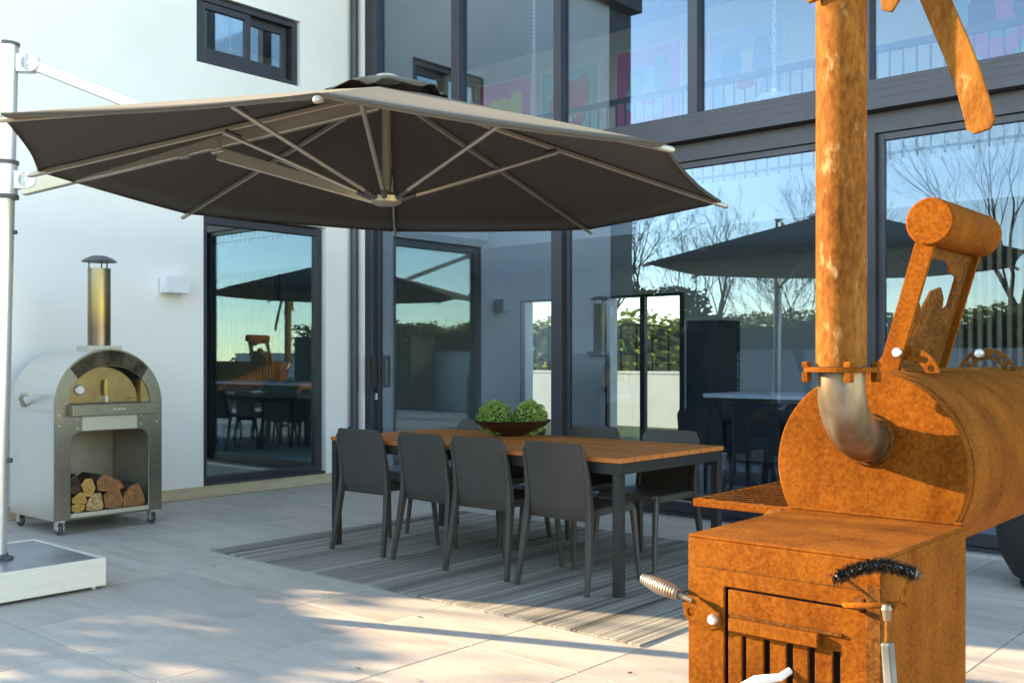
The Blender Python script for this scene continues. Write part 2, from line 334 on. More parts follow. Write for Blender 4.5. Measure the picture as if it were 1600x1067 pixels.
# ------------------------------------------------------------------ the house
house = thing("house", (XW, YF, 0), "white rendered two-storey house with tall dark-framed glass walls around the paved courtyard", "house")
def wall_holes(mb, axis, face, thick, a0, a1, z0, z1, holes):
    """wall panel on plane axis=face, extending to face-thick (X) or face+thick (Y); holes = (a0,a1,z0,z1)"""
    A = sorted({a0, a1, *[h[0] for h in holes], *[h[1] for h in holes]}); Z = sorted({z0, z1, *[h[2] for h in holes], *[h[3] for h in holes]})
    def solid(i, j):
        if i < 0 or j < 0 or i >= len(A) - 1 or j >= len(Z) - 1: return False
        ca, cz = (A[i] + A[i+1]) / 2, (Z[j] + Z[j+1]) / 2
        return not any(h[0] < ca < h[1] and h[2] < cz < h[3] for h in holes)
    P = lambda a, z, k: (face - thick * k, a, z) if axis == 'X' else (a, face + thick * k, z)
    for i in range(len(A) - 1):
        for j in range(len(Z) - 1):
            if not solid(i, j): continue
            q = [(A[i], Z[j]), (A[i+1], Z[j]), (A[i+1], Z[j+1]), (A[i], Z[j+1])]
            for k in (0, 1): mb.add([P(a, z, k) for a, z in q], [(0, 1, 2, 3)])
            for (di, dj, e) in ((-1, 0, (3, 0)), (1, 0, (1, 2)), (0, -1, (0, 1)), (0, 1, (2, 3))):
                if not solid(i + di, j + dj):
                    mb.add([P(*q[e[0]], 0), P(*q[e[1]], 0), P(*q[e[1]], 1), P(*q[e[0]], 1)], [(0, 1, 2, 3)])
    return mb
def rect_frame(mb, ax, face, depth, a0, a1, z0, z1, wd, wt=None, wb=None):
    """four bars; the uprights run through, the rails butt between them"""
    wt = wt or wd; wb = wb or wd
    def B(p, q, r, s_):
        if ax == 'X': mb.bx(face - depth, face, p, q, r, s_)
        else: mb.bx(p, q, face, face + depth, r, s_)
    B(a0, a0 + wd, z0, z1); B(a1 - wd, a1, z0, z1); B(a0 + wd, a1 - wd, z0, z0 + wb); B(a0 + wd, a1 - wd, z1 - wt, z1); return mb
WIN = (5.185, 6.612, .108, 2.643); SWN = (5.113, 6.287, 4.03, 4.69)
mb = wall_holes(MB(), 'X', XW, .30, 2.5, 7.24, .112, 6.25, [WIN, SWN]); mb.build("wing_wall", "render_white", house, smooth=False, recalc=True)
MB().bx(-14, XW - .30, 2.5, 2.8, 0, 6.25).build("outer_wall", "render_white", house, smooth=False)
WW_ = [(9.7, 12.4, 3.5, 6.0)]  # unseen window opening, added to brighten the rooms inside
wall_holes(MB(), 'X', -14.0, .30, 2.5, 12.9, 0, 6.25, WW_).build("west_wall", "render_white", house, smooth=False)
for q in WW_:
    d = rect_frame(MB(), 'X', -14.1, .08, q[0] + .002, q[1] - .002, q[2] + .002, q[3] - .002, .06).build("added_west_window", "alu_dark", house, smooth=False)
    MB().bx(-14.15, -14.142, q[0] + .06, q[1] - .06, q[2] + .06, q[3] - .06).build("glass_pane", "glass_clear", d, smooth=False)
MB().bx(XW - .3, XW - .006, 2.5, 7.02, 0, .11).build("plinth", "sandstone", house, smooth=False)
MB().bx(-8.62, -8.30, 2.0, 2.497, 0, 6.25).build("end_blade", "alu_dark", house, smooth=False)
MB().bx(-14.5, -8.14, 1.95, 7.2, 6.252, 6.55).bx(-14.5, 3.4, 9.4, 13.2, 6.252, 6.55).bx(-14.5, -12, 7.2, 9.4, 6.252, 6.55).bx(2.0, 3.4, 7.2, 9.4, 6.252, 6.55).bx(-8.14, 3.4, 6.75, 7.2, 6.252, 6.55).bx(-12, 2, 7.2, 7.45, 6.252, 6.55).build("roof", "alu_dark", house, smooth=False)
MB().bx(-12, 2, 7.45, 9.4, 6.40, 6.42).build("added_rooflight", "glass_clear", house, smooth=False)  # invented glass roof strip, added to let daylight into the hall
# rooms
MB().bx(-13.9, 3.1, 7.26, 12.6, -.02, .03).bx(-13.9, XW - .31, 2.85, 7.2, 0, .10).build("interior_floor", "int_floor", house, smooth=False)
back = wall_holes(MB(), 'Y', 12.6, .25, -14, 3.1, 0, 6.25, [(-9.05, -7.70, .03, 2.25), (-10.75, -9.95, .03, 2.25)]); back.build("back_wall", "interior_white", house, smooth=False)
MB().bx(3.1, 3.35, 7.0, 12.6, 0, 6.25).build("side_wall", "render_white", house, smooth=False)
MB().bx(-13.95, 3.08, 9.5, 12.58, 2.70, 3.16).bx(-13.95, XW - .32, 2.85, 9.45, 2.78, 3.1).build("mezzanine_floor", "interior_white", house, smooth=False)
MB().bx(-13.95, XW - .32, 7.25, 7.4, .03, 2.77).bx(-12.0, -11.9, 2.85, 7.2, .1, 2.77).bx(-11.2, -11.1, 2.85, 7.2, 3.1, 6.2).build("partition", "interior_white", house, smooth=False)
for (a, b) in ((-9.05, -8.38), (-8.375, -7.70), (-10.75, -9.95)):
    d = rect_frame(MB(), 'Y', 12.53, .08, a, b, .032, 2.245, .038).build("rear_door", "alu_dark", house, smooth=False)
    MB().bx(a + .035, b - .035, 12.56, 12.568, .065, 2.21).build("glass_pane", "glass_clear", d, smooth=False)

# wing: tall fixed window and small sliding window
fr = rect_frame(MB(), 'X', XW - .045, .09, WIN[0] + .003, WIN[1] - .022, WIN[2] + .003, WIN[3] - .022, .062, .07, .075).build("window", "alu_dark", house, smooth=False, bevel=.003)
MB().bx(XW - .10, XW - .088, WIN[0] + .06, WIN[1] - .08, WIN[2] + .07, WIN[3] - .085).build("glass_pane", "glass_wing", fr, smooth=False)
MB().bx(XW - .044, XW + .012, WIN[0] + .004, WIN[1] - .02, WIN[2] + .003, WIN[2] + .03).build("sill", "alu_dark", fr, smooth=False)
fr = rect_frame(MB(), 'X', XW - .03, .10, SWN[0] + .003, SWN[1] - .02, SWN[2] + .003, SWN[3] - .02, .055, .05, .05).build("window", "alu_dark", house, smooth=False, bevel=.003)
ym = (SWN[0] + SWN[1]) / 2
s1 = rect_frame(MB(), 'X', XW - .045, .045, SWN[0] + .058, ym + .03, SWN[2] + .053, SWN[3] - .072, .06, .06, .11).build("sash", "alu_dark", fr, smooth=False, bevel=.003)
s2 = rect_frame(MB(), 'X', XW - .095, .04, ym - .03, SWN[1] - .10, SWN[2] + .053, SWN[3] - .072, .06, .08, .12).build("sash", "alu_dark", fr, smooth=False, bevel=.003)
MB().bx(XW - .075, XW - .068, SWN[0] + .11, ym - .02, SWN[2] + .15, SWN[3] - .12).build("glass_pane", "glass_wing", fr, smooth=False)
MB().bx(XW - .118, XW - .112, ym + .02, SWN[1] - .15, SWN[2] + .16, SWN[3] - .14).build("glass_pane", "glass_wing", fr, smooth=False)

# glass facade (faces -Y)
MB().bx(-8.315, -8.165, 6.985, 7.23, .0, 6.25).build("corner_jamb", "render_white", house, smooth=False)
MB().tube([(-8.245, 6.925, .12), (-8.245, 6.925, 6.2)], .042, 14).bx(-8.319, -8.245, 6.90, 6.95, .55, .575).bx(-8.319, -8.245, 6.90, 6.95, 2.9, 2.925).build("downpipe", "alu_dark", house)
low = [(-8.16, -8.05), (-5.645, -5.535), (-2.81, -2.74), (-.05, .02), (2.9, 3.08)]
for a, b in low: MB().bx(a, b, 7.0, 7.12, .045, 2.868).build("mullion", "alu_dark", house, smooth=False, bevel=.004)
up = [(-8.16, -7.985), (-6.892, -6.79), (-5.62, -5.54), (-4.25, -4.162), (-2.86, -2.775), (-1.48, -1.39), (-.05, .03), (1.4, 1.48), (2.9, 3.08)]
for a, b in up: MB().bx(a, b, 7.0, 7.12, 3.238, 6.25).build("mullion", "alu_dark", house, smooth=False, bevel=.004)
xe = 3.08
MB().bx(-8.16, xe, 7.03, 7.2, 2.87, 3.01).build("header", "alu_dark", house, smooth=False)
bm_ = MB()
for (z0, z1, y) in ((3.013, 3.088, 6.925), (3.089, 3.150, 6.945), (3.151, 3.196, 6.962), (3.197, 3.236, 6.985)): bm_.bx(-8.16, xe, y, 7.2, z0, z1)
bm_.build("storey_beam", "alu_dark", house, smooth=False, bevel=.003)
MB().bx(-8.16, xe, 6.93, 7.19, -.01, .022).build("door_sill", "galv", house, smooth=False)
MB().bx(-8.16, xe, 7.005, 7.15, .024, .044).build("door_track", "alu_dark", house, smooth=False)
gp = [(low[i][1], low[i + 1][0]) for i in range(4)]
for i, (a, b) in enumerate(gp):
    d = rect_frame(MB(), 'Y', 7.055, .05, a + .002, b - .002, .046, 2.867, .045, .05, .085).build("sliding_door", "alu_dark", house, smooth=False, bevel=.003)
    MB().bx(a + .04, b - .04, 7.076, 7.084, .12, 2.83).build("glass_pane", "glass", d, smooth=False)
    if i == 0:
        MB().bx(-8.045, -8.015, 6.985, 7.05, .985, 1.325).bx(-8.045, -8.015, 6.95, 6.985, .985, 1.02).bx(-8.045, -8.015, 6.95, 6.985, 1.29, 1.325).bx(-8.045, -8.015, 6.925, 6.95, .985, 1.325).build("handle", "black_metal", d, smooth=False, bevel=.006)
        MB().bx(-8.045, -8.015, 7.03, 7.054, .86, .93).build("lock", "galv", d, smooth=False, bevel=.004)
for i in range(len(up) - 1):
    a, b = up[i][1], up[i + 1][0]
    MB().bx(a + .001, b - .001, 7.06, 7.068, 3.24, 6.24).build("glass_pane", "glass", house, smooth=False)

# wall lights on the wing
for yc, lb in ((4.842, "pale blue-white box wall light beside the tall window"), (2.62 + .15, "pale blue-white box wall light near the outer end of the white wall")):
    t = thing("wall_light", (XW, yc, 1.95), lb, "wall light", "box lights on the white wall")
    MB().bx(XW + .004, XW + .02, yc - .06, yc + .06, 1.89, 2.0).build("back_plate", "galv", t, smooth=False)
    MB().bx(XW + .02, XW + .145, yc - .112, yc + .112, 1.875, 2.022).build("housing", "light_box", t, smooth=False, bevel=.003)

# ------------------------------------------------------------------ inside the house
def painting(xc, zc, bg, shapes, lb):
    wd = 1.12; t = thing("painting", (xc, 12.58, zc - wd / 2), lb, "painting", "square pop-coloured paintings on the upper wall")
    rect_frame(MB(), 'Y', 12.53, .06, xc - wd/2 - .03, xc + wd/2 + .03, zc - wd/2 - .03, zc + wd/2 + .03, .03).build("frame", "art_cream", t, smooth=False)
    MB().bx(xc - wd/2, xc + wd/2, 12.55, 12.575, zc - wd/2, zc + wd/2).build("canvas", bg, t, smooth=False)
    r = random.Random(int(xc * 100))
    for k, (dx, dz, rx, rz, m) in enumerate(shapes):
        out = [(xc + dx + rx * math.cos(a) * r.uniform(.8, 1.15), zc + dz + rz * math.sin(a) * r.uniform(.8, 1.15)) for a in [2 * math.pi * i / 14 for i in range(14)]]
        MB().plate(out, [], .002, MYp(12.549 - .003 * k)).build("colour_field", m, t, smooth=False)
sh = lambda a, b, c: [(-.05, -.1, .36, .42, a), (-.22, .05, .16, .26, b), (.24, .12, .14, .3, b), (.0, -.22, .14, .08, c)]
painting(-8.28, 5.32, "art_pink", sh("art_sky", "art_green", "art_red"), "pink painting with pale blue and green fields upstairs")
painting(-6.70, 5.28, "art_sky", sh("art_cream", "art_blue", "art_red"), "pale blue painting with cream and blue fields behind the glass pendant")
painting(-3.42, 5.30, "art_teal", sh("art_pink", "art_navy", "art_blue"), "teal painting with a large pink field upstairs")
painting(-11.1, 5.32, "art_pink", sh("art_yellow", "art_yellow", "art_navy"), "pink painting with a yellow field upstairs")
painting(-9.75, 5.30, "art_teal", sh("art_red", "art_red", "art_cream"), "teal painting with a red field upstairs")
rl = thing("railing", (-5, 9.55, 3.16), "dark steel balustrade along the edge of the upper floor", "railing")
MB().bx(-13.5, 3.0, 9.53, 9.59, 4.20, 4.265).bx(-13.5, 3.0, 9.545, 9.575, 3.22, 3.245).build("handrail", "alu_dark", rl, smooth=False)
p0 = None
for k in range(106):
    x = -10.4 + k * .126
    if p0 is None: p0 = MB().bx(x - .008, x + .008, 9.552, 9.568, 3.162, 4.20).build("baluster", "alu_dark", rl, smooth=False); px0 = x
    else: q = p0.copy(); COL.objects.link(q); q.parent = rl; q.location = (x - px0, 0, 0)
def pendant(x, y, z, lb):
    t = thing("pendant_lamp", (x, y, z), lb, "pendant lamp", "clear glass pendants in the tall hall")
    n = 40; prof = [(.05, .34), (.12, .33), (.18, .27), (.235, .16), (.262, .06), (.265, 0)]; m = MB(); vs = []
    for r, h in prof:
        for k in range(n): a = 2 * math.pi * k / n; rr = r * (1 + (.05 if k % 2 else -.02)); vs.append((x + rr * math.cos(a), y + rr * math.sin(a), z + h))
    m.add(vs, [(i*n+k, i*n+(k+1)%n, (i+1)*n+(k+1)%n, (i+1)*n+k) for i in range(len(prof)-1) for k in range(n)]); m.build("shade", "crystal", t)
    c = MB(); zz = z + .34; k = 0
    while zz < 6.2:
        a = k % 2 * math.pi / 2; dx, dy = math.cos(a) * .014, math.sin(a) * .014
        c.tube([(x - dx, y - dy, zz), (x - dx, y - dy, zz + .05), (x + dx, y + dy, zz + .05), (x + dx, y + dy, zz), (x - dx, y - dy, zz)], .004, 4); zz += .042; k += 1
    c.build("chain", "galv", t); MB().lathe([(.0, .30), (.03, .31), (.035, .38), (.012, .40)], (x, y, z)).build("lamp_holder", "galv", t)
pendant(-4.15, 8.3, 3.30, "ribbed clear glass pendant hanging in front of the pale blue painting")
pendant(-6.93, 8.3, 3.30, "clear glass pendant hanging behind the parasol top")
t = thing("kitchen_island", (-4, 9.2, 0), "dark kitchen island with thin white worktop inside the house", "kitchen island")
MB().bx(-5.1, -2.2, 9.05, 9.75, .03, .90).build("cabinet", "cabinet", t, smooth=False); MB().bx(-5.25, -2.1, 8.95, 9.85, .902, .94).build("worktop", "counter_white", t, smooth=False)
t = thing("cupboard", (-6.22, 10.9, 0), "tall narrow dark cupboard standing inside behind the glass door", "cupboard")
MB().bx(-6.45, -6.0, 10.6, 11.1, .03, 1.75).build("carcass", "cabinet", t, smooth=False)
for z0_, z1_ in ((.08, .86), (.89, 1.72)): MB().bx(-6.44, -6.01, 10.585, 10.598, z0_, z1_).build("door", "cabinet", t, smooth=False)
t = thing("batten_screen", (-2, 9.4, 0), "screen of brown vertical timber battens inside the house", "screen")
b0 = None
for k in range(44):
    x = -3.05 + k * .085
    if b0 is None: b0 = MB().bx(x - .018, x + .018, 9.86, 9.92, .05, 2.69).build("batten", "timber_batten", t, smooth=False); bx0 = x
    else: q = b0.copy(); COL.objects.link(q); q.parent = t; q.location = (x - bx0, 0, 0)
MB().bx(-3.1, .75, 9.94, 9.97, .03, 2.69).build("backing", "cabinet", t, smooth=False)
t = thing("indoor_table", (-4.3, 8.55, 0), "black dining table standing inside behind the glass", "table")
MB().bx(-5.0, -3.2, 8.25, 8.85, .70, .735).build("top", "black_metal", t, smooth=False)
for sx in (-4.95, -3.25):
    for sy in (8.3, 8.8): MB().bx(sx - .025, sx + .025, sy - .025, sy + .025, .03, .70).build("leg", "black_metal", t, smooth=False)

# ------------------------------------------------------------------ garden behind the courtyard (seen mirrored in the glass) and behind the house
def ground_wall(x0_, x1_, y0_, y1_, h_, lb):
    o = MB().bx(x0_, x1_, y0_, y1_, -.1, h_).bx(x0_ - .02, x1_ + .02, y0_ - .02, y1_ + .02, h_ + .001, h_ + .05).build("garden_wall", "garden_wall", loc=((x0_+x1_)/2, (y0_+y1_)/2, -.06), smooth=False)
    return tag(o, lb, "garden wall")
ground_wall(-30, 12, -5.3, -5.0, 1.44, "long low white garden wall in front of the hedge")
ground_wall(-30, -4, 17.0, 17.3, 1.0, "low white garden wall behind the house")
def hedge(x0_, x1_, y0_, y1_, h_, n, size, m, lb, ragged=.25, seed=1, cat="hedge"):
    r = random.Random(seed); c = ((x0_+x1_)/2, (y0_+y1_)/2, -.06); t = thing("hedge" if cat == "hedge" else "shrub", c, lb, cat)
    ph = [r.uniform(0, 6) for _ in range(4)]
    top = lambda x, y: h_ - ragged * (.5 + .5 * math.sin(x * 2.3 + ph[0]) * math.sin(x * .9 + y * 3 + ph[1])) 
    def gen():
        x = r.uniform(x0_, x1_); y = r.uniform(y0_, y1_); tp = top(x, y); f = r.random()
        if f < .35: z = tp * (1 - abs(r.gauss(0, .06)))
        else:
            z = r.uniform(0, tp)
            if r.random() < .7: y = r.choice((y0_, y1_)) + r.gauss(0, .08)
        return (x, y, z + r.gauss(0, .03))
    MB().leaves(gen, n, size, r).build("foliage", m, t, smooth=False, recalc=False)
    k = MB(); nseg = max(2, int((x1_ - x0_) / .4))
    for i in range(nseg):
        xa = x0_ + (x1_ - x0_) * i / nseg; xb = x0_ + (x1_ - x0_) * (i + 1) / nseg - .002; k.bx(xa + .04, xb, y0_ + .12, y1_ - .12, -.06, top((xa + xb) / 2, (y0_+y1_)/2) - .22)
    k.build("core_filler", "dark_core", t, smooth=False); return t  # dark filler boxes added inside the leaves to stop see-through
hedge(-24, 8, -7.0, -5.7, 2.35, 52000, .10, "leaf_hedge", "long yellow-green hedge behind the low white garden wall", .3, 3)
hedge(-10.3, -9.6, -3.6, -2.6, 2.1, 3500, .10, "leaf_dark", "dark clipped hedge block standing in front of the white garden wall", .1, 4)
hedge(-13.2, -11.4, -5.5, 1.9, 2.88, 24000, .14, "leaf_dark", "ragged evergreen shrub row beyond the end of the white wing", .5, 5)
hedge(-26, -3, 18.0, 19.4, 2.4, 9000, .16, "leaf_hedge", "yellow-green hedge behind the house", .4, 6)
hedge(2.5, 7.5, -5.0, -3.9, 2.4, 5000, .12, "leaf_dark", "dark hedge behind the smoker side of the patio", .3, 8)
def bare_tree(x, y, h_, seed, lb, depth=7, spread=.55):
    depth = 7 if y < 0 else 6
    r = random.Random(seed); t = thing("bare_tree", (x, y, -.06), lb, "tree", "leafless trees around the garden"); tr, cr = MB(), MB()
    def grow(p, d, l, rd, dep):
        pts = [p]; q = p; dd = d.copy(); n = 3
        for i in range(n):
            dd = (dd + Vector((r.gauss(0, .10), r.gauss(0, .10), r.gauss(0, .05) + .05))).normalized(); q = q + dd * l / n; pts.append(q)
        e = rd * .62; (tr if dep == 0 else cr).tube(pts, [rd + (e - rd) * i / n for i in range(n + 1)], 7 if dep == 0 else (5 if dep < 3 else 3), caps=dep < 2)
        if dep >= depth: return
        for k in range(3 if dep < 4 else 2):
            a = r.uniform(0, 2 * math.pi); u, v = frame_from(dd); sp = spread * r.uniform(.5, 1.25)
            if k == 0: sp *= .35
            nd = (dd * math.cos(sp) + (u * math.cos(a) + v * math.sin(a)) * math.sin(sp)).normalized()
            st = pts[-1] if k < 2 else pts[2]
            grow(st, nd, l * r.uniform(.62, .85), max(.004, e * (.95 if k == 0 else .7)), dep + 1)
    grow(Vector((x, y, -.06)), Vector((r.gauss(0, .05), r.gauss(0, .05), 1)).normalized(), h_ * .27, h_ * .018 + .015, 0)
    tr.build("trunk", "twig", t); cr.build("branches", "twig", t)
bare_tree(-9.9, -.9, 4.6, 11, "slim leafless tree beside the ragged evergreen shrubs", 6, .6)
bare_tree(-8.3, -3.9, 4.0, 12, "small leafless tree in front of the low white garden wall", 6)
for k, (x, y, h_) in enumerate(((-17, -8.6, 7), (-13.5, -9.2, 6.0), (-10.5, -8.4, 6.2), (-6.6, -10.5, 8.6), (-2.8, -9, 6.0))):
    bare_tree(x, y, h_, 20 + k, ["tall leafless tree behind the hedge, farthest out past the white wing", "leafless tree behind the yellow-green hedge, beside the farthest one", "leafless tree behind the hedge, behind the dark clipped block", "tallest spreading leafless tree behind the yellow-green hedge", "leafless tree behind the hedge at the smoker side"][k], 6, .5)
for k, (x, y, h_) in enumerate(((-9.6, 20.5, 6.5), (-12.8, 21, 6.0), (-16, 21.5, 7))):
    bare_tree(x, y, h_, 30 + k, ["leafless tree behind the house, straight behind the rear doors", "shorter leafless tree behind the house", "tallest leafless tree behind the house"][k], 6, .5)

# ------------------------------------------------------------------ pizza oven
OX, OB, Y0, Y1 = -7.29, -8.04, 3.33, 4.175; YC = (Y0 + Y1) / 2; HW = (Y1 - Y0) / 2; ZS = .94
ov = thing("pizza_oven", ((OX + OB) / 2, YC, 0), "stainless steel outdoor pizza oven on castors with a bronze-tinted flue against the white wall", "pizza oven")
outl = [(Y0, .11)] + [(Y1, .11)] + arc(YC, ZS, HW, 0, 180, 36)
low_open = rrect(3.449, 4.062, .155, .75, .085, 6, (1, 1, 0, 0))
a_open = [(3.433, .955), (4.078, .955)] + arc(YC + .002, .958, .322, 3, 177, 28, .275)
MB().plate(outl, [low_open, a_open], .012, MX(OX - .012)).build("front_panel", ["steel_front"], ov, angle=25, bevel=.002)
# soot-blackened band over the mouth
MB().plate(arc(YC, ZS, HW - .012, 42, 138, 24) + arc(YC + .002, .958, .326, 140, 40, 24, .279), [], .0015, MX(OX + .0005)).build("soot_stain", "soot", ov, smooth=False)
s_ = MB(); n = 30
pts = [(Y0 + .006, .90)] + [(Y0 + .006, ZS)] + [(YC - (HW - .006) * math.cos(rad(a)), ZS + (HW - .006) * math.sin(rad(a))) for a in [180 * i / n for i in range(1, n)]] + [(Y1 - .006, ZS), (Y1 - .006, .90)]
for i in range(len(pts) - 1): s_.add([(OX - .012, *pts[i]), (OX - .012, *pts[i+1]), (OB, *pts[i+1]), (OB, *pts[i])], [(0, 1, 2, 3)])
s_.add([(OB, *p) for p in pts], [tuple(range(len(pts)))]).build("barrel", "steel_side", ov, recalc=False)
c = MB().bx(OB, OX - .013, Y0, Y0 + .012, .11, .899).bx(OB, OX - .013, Y1 - .012, Y1, .11, .899).bx(OB, OB + .012, Y0 + .012, Y1 - .012, .11, .899).bx(OB + .012, OX - .013, Y0 + .012, Y1 - .012, .80, .86)
c.build("cabinet", "steel_side", ov, smooth=False)
MB().bx(OB + .013, OX - .02, Y1 - .03, Y1 - .0125, .16, .79).bx(OB + .0125, OB + .03, 3.70, Y1 - .031, .16, .79).build("inner_lining", "inner_steel", ov, smooth=False)
MB().bx(OB + .013, OX - .013, Y0 + .013, Y1 - .013, .118, .150).bx(OX - .012, OX + .004, 3.451, 4.060, .124, .153).build("log_shelf", "steel_light", ov, smooth=False)
for (y, z) in [(Y0 + .035, .875), (Y0 + .035, .80), (3.50, .845), (3.50, .775), (4.0, .855), (4.0, .785), (4.135, .875), (4.135, .80)]:
    MB().lathe([(0, .004), (.006, .003), (.007, 0)], (OX, y, z), 10, 'X').build("rivet", "galv", ov)
MB().bx(OX + .0008, OX + .004, 3.535, 3.965, .757, .862).build("name_panel", "steel_light", ov, smooth=False)
tr = MB().bx(OX + .002, OX + .085, 3.425, 4.105, .868, .953).build("mouth_shelf", "steel_front", ov, smooth=False, bevel=.004)
lg = MB()
for k in range(5): lg.bx(OX + .0855, OX + .0865, 3.735 + k * .02, 3.747 + k * .02 - (.004 if k % 2 else 0), .905, .918)
lg.build("badge", "galv", tr, smooth=False)
dr = MB().plate([(3.437, .957), (4.00, .957)] + arc(YC - .03, .958, .285, 3, 177, 26, .268), [circ(3.925 + k * .018, .985, .004, 8) for k in range(4)], .008, MX(OX - .075)).build("door", "brass_plate", ov, smooth=True)
MB().lathe([(0, .022), (.030, .020), (.040, .012), (.042, 0)], (OX - .067, 3.545, 1.055), 24, 'X').build("thermometer", "galv", dr)
MB().lathe([(0, .024), (.028, .0235), (.029, .021)], (OX - .067, 3.545, 1.055), 24, 'X').build("dial", "white_plastic", dr)
MB().tube([(OX - .03, 3.735, 1.01), (OX - .028, 3.735, 1.04), (OX - .026, 3.735, 1.10), (OX - .026, 3.735, 1.135)], [.014, .020, .019, .013], 14).build("handle", "wood_handle", dr)
MB().bx(OX - .068, OX - .02, 3.725, 3.745, .965, 1.012).build("handle_bracket", "galv", dr, smooth=False)
MB().bx(OX - .25, OX - .013, 4.005, 4.075, .957, 1.13).build("brick_lining", "brass_plate", ov, smooth=False)
cx_, = (-7.56,); cy_ = onX(155, 470, cx_)[0]
fl = MB().bx(cx_ - .11, cx_ + .11, cy_ - .13, cy_ + .13, ZS + .40, ZS + .448).build("flue_base", "steel_light", ov, smooth=False, bevel=.003)
m = bpy.data.materials.new("heat_tint"); m.use_nodes = True; tt = m.node_tree; b = tt.nodes["Principled BSDF"]
g = N(tt, "ShaderNodeNewGeometry"); sx = N(tt, "ShaderNodeSeparateXYZ"); tt.links.new(g.outputs["Position"], sx.inputs[0])
mr = N(tt, "ShaderNodeMapRange"); mr.inputs[1].default_value = 1.38; mr.inputs[2].default_value = 2.0; tt.links.new(sx.outputs[2], mr.inputs[0])
ad = N(tt, "ShaderNodeMath", operation='MULTIPLY_ADD'); ad.inputs[1].default_value = .12; tt.links.new(noise(tt, g.outputs["Position"], 12), ad.inputs[0]); tt.links.new(mr.outputs[0], ad.inputs[2])
tt.links.new(ramp(tt, ad.outputs[0], [(.06, (.20, .15, .12)), (.3, (.21, .13, .085)), (.55, (.33, .22, .095)), (.85, (.31, .245, .14)), (1, (.27, .235, .17))]), b.inputs["Base Color"])
b.inputs["Metallic"].default_value = .9; b.inputs["Roughness"].default_value = .3; MATS["heat_tint"] = m
fp = MB().lathe([(.084, ZS + .448), (.084, 1.985), (.079, 1.985), (.079, 1.7)], (cx_, cy_, 0), 40).build("flue", "heat_tint", ov)
MB().lathe([(.0, 2.088), (.05, 2.083), (.10, 2.062), (.13, 2.040), (.128, 2.036), (.0, 2.046)], (cx_, cy_, 0), 36).build("rain_cap", "grey_plastic", fp)
for a in (20, 140, 260): MB().bx(-.005, .005, -.003, .003, 1.95, 2.046, Matrix.Translation((cx_ + .076 * math.cos(rad(a)), cy_ + .076 * math.sin(rad(a)), 0))).build("cap_stay", "black_metal", fp, smooth=False)
hd = MB().sweep([(OX - .50, Y0 - .004, .93), (OX - .40, Y0 - .07, 1.0), (OX - .34, Y0 - .075, 1.03)], .03, .02).cyl((OX - .36, Y0 - .075, 1.03), (OX - .22, Y0 - .075, 1.03), .017).build("side_handle", "steel_light", ov, bevel=.002)
for (x, y) in ((OX - .05, Y0 + .06), (OX - .05, Y1 - .055), (OB + .06, Y0 + .06), (OB + .06, Y1 - .06)):
    k = MB().bx(x - .035, x + .035, y - .03, y + .03, .098, .109).bx(x - .035, x + .02, y - .026, y - .021, .035, .10).bx(x - .035, x + .02, y + .021, y + .026, .035, .10).build("castor", "galv", ov, smooth=False)
    MB().lathe([(.010, -.019), (.034, -.018), (.040, -.010), (.040, .010), (.034, .018), (.010, .019)], (x - .012, y, .0405), 22, 'Y').build("wheel", "rubber", k)
# firewood on the oven's shelf
def log(px, m, lb, grp, depth=.34, seed=0):
    r = random.Random(seed); X = OX - .045 - r.uniform(0, .02)
    pts = [onX(x, y, X) for x, y in px]; pts = [(p[0], max(p[1], .1515)) for p in pts]
    a = [Vector((X + r.uniform(-.008, .008), p[0], p[1])) for p in pts]
    b = [Vector((X - depth, p[0] + r.uniform(-.006, .006), max(.1515, p[1] + r.uniform(-.006, .006)))) for p in pts]
    zc = min(p[1] for p in pts); o = MB().prism(a, b, 0, 1).build("firewood_log", ["bark", m], loc=(X - depth / 2, sum(p[0] for p in pts) / len(pts), zc), angle=20)
    tag(o, lb, "firewood", grp)
G = "split logs under the oven"
log([(111, 797), (112, 789), (120, 787), (133, 788), (132, 796), (124, 800), (116, 801)], "log_yellow", "yellow half-round log at the bottom left of the oven shelf", G, seed=1)
log([(112, 786), (113, 779), (126, 768), (131, 770), (137, 786), (126, 787)], "log_yellow", "yellow wedge-shaped log lying on the half-round one", G, seed=2)
log([(134, 797), (136, 783), (146, 771), (157, 769), (163, 790), (160, 796), (148, 798)], "log_pale", "pale ragged log with flaking end", G, seed=3)
log([(108, 768), (109, 748), (119, 741), (127, 756), (126, 766), (116, 772)], "bark", "dark bark-covered log on top of the yellow ones", G, seed=4)
log([(126, 757), (133, 748), (143, 747), (149, 762), (144, 775), (134, 776), (131, 768)], "log_yellow", "split log with bright yellow end on top of the pile", G, seed=5)
log([(164, 793), (162, 773), (170, 767), (188, 765), (192, 779), (192, 792), (178, 795)], "log_red", "reddish log under the large top log", G, seed=6)
log([(153, 766), (151, 752), (161, 741), (172, 744), (188, 751), (195, 761), (186, 765), (166, 768)], "log_red", "large reddish log lying on top in the middle", G, seed=7)
log([(191, 792), (195, 772), (203, 759), (217, 754), (224, 770), (226, 783), (222, 791)], "log_red", "thick reddish round log at the right end of the shelf", G, seed=8)

# ------------------------------------------------------------------ cantilever parasol
PC = Vector((-4.36, 3.90, 0)); PB = Vector((-5.87, 2.36, 0)); PT = Vector((-5.815, 2.405, 3.03))
ps = thing("parasol", (-5.9, 2.33, 0), "large taupe octagonal cantilever parasol on a square weighted base over the dining table", "parasol")
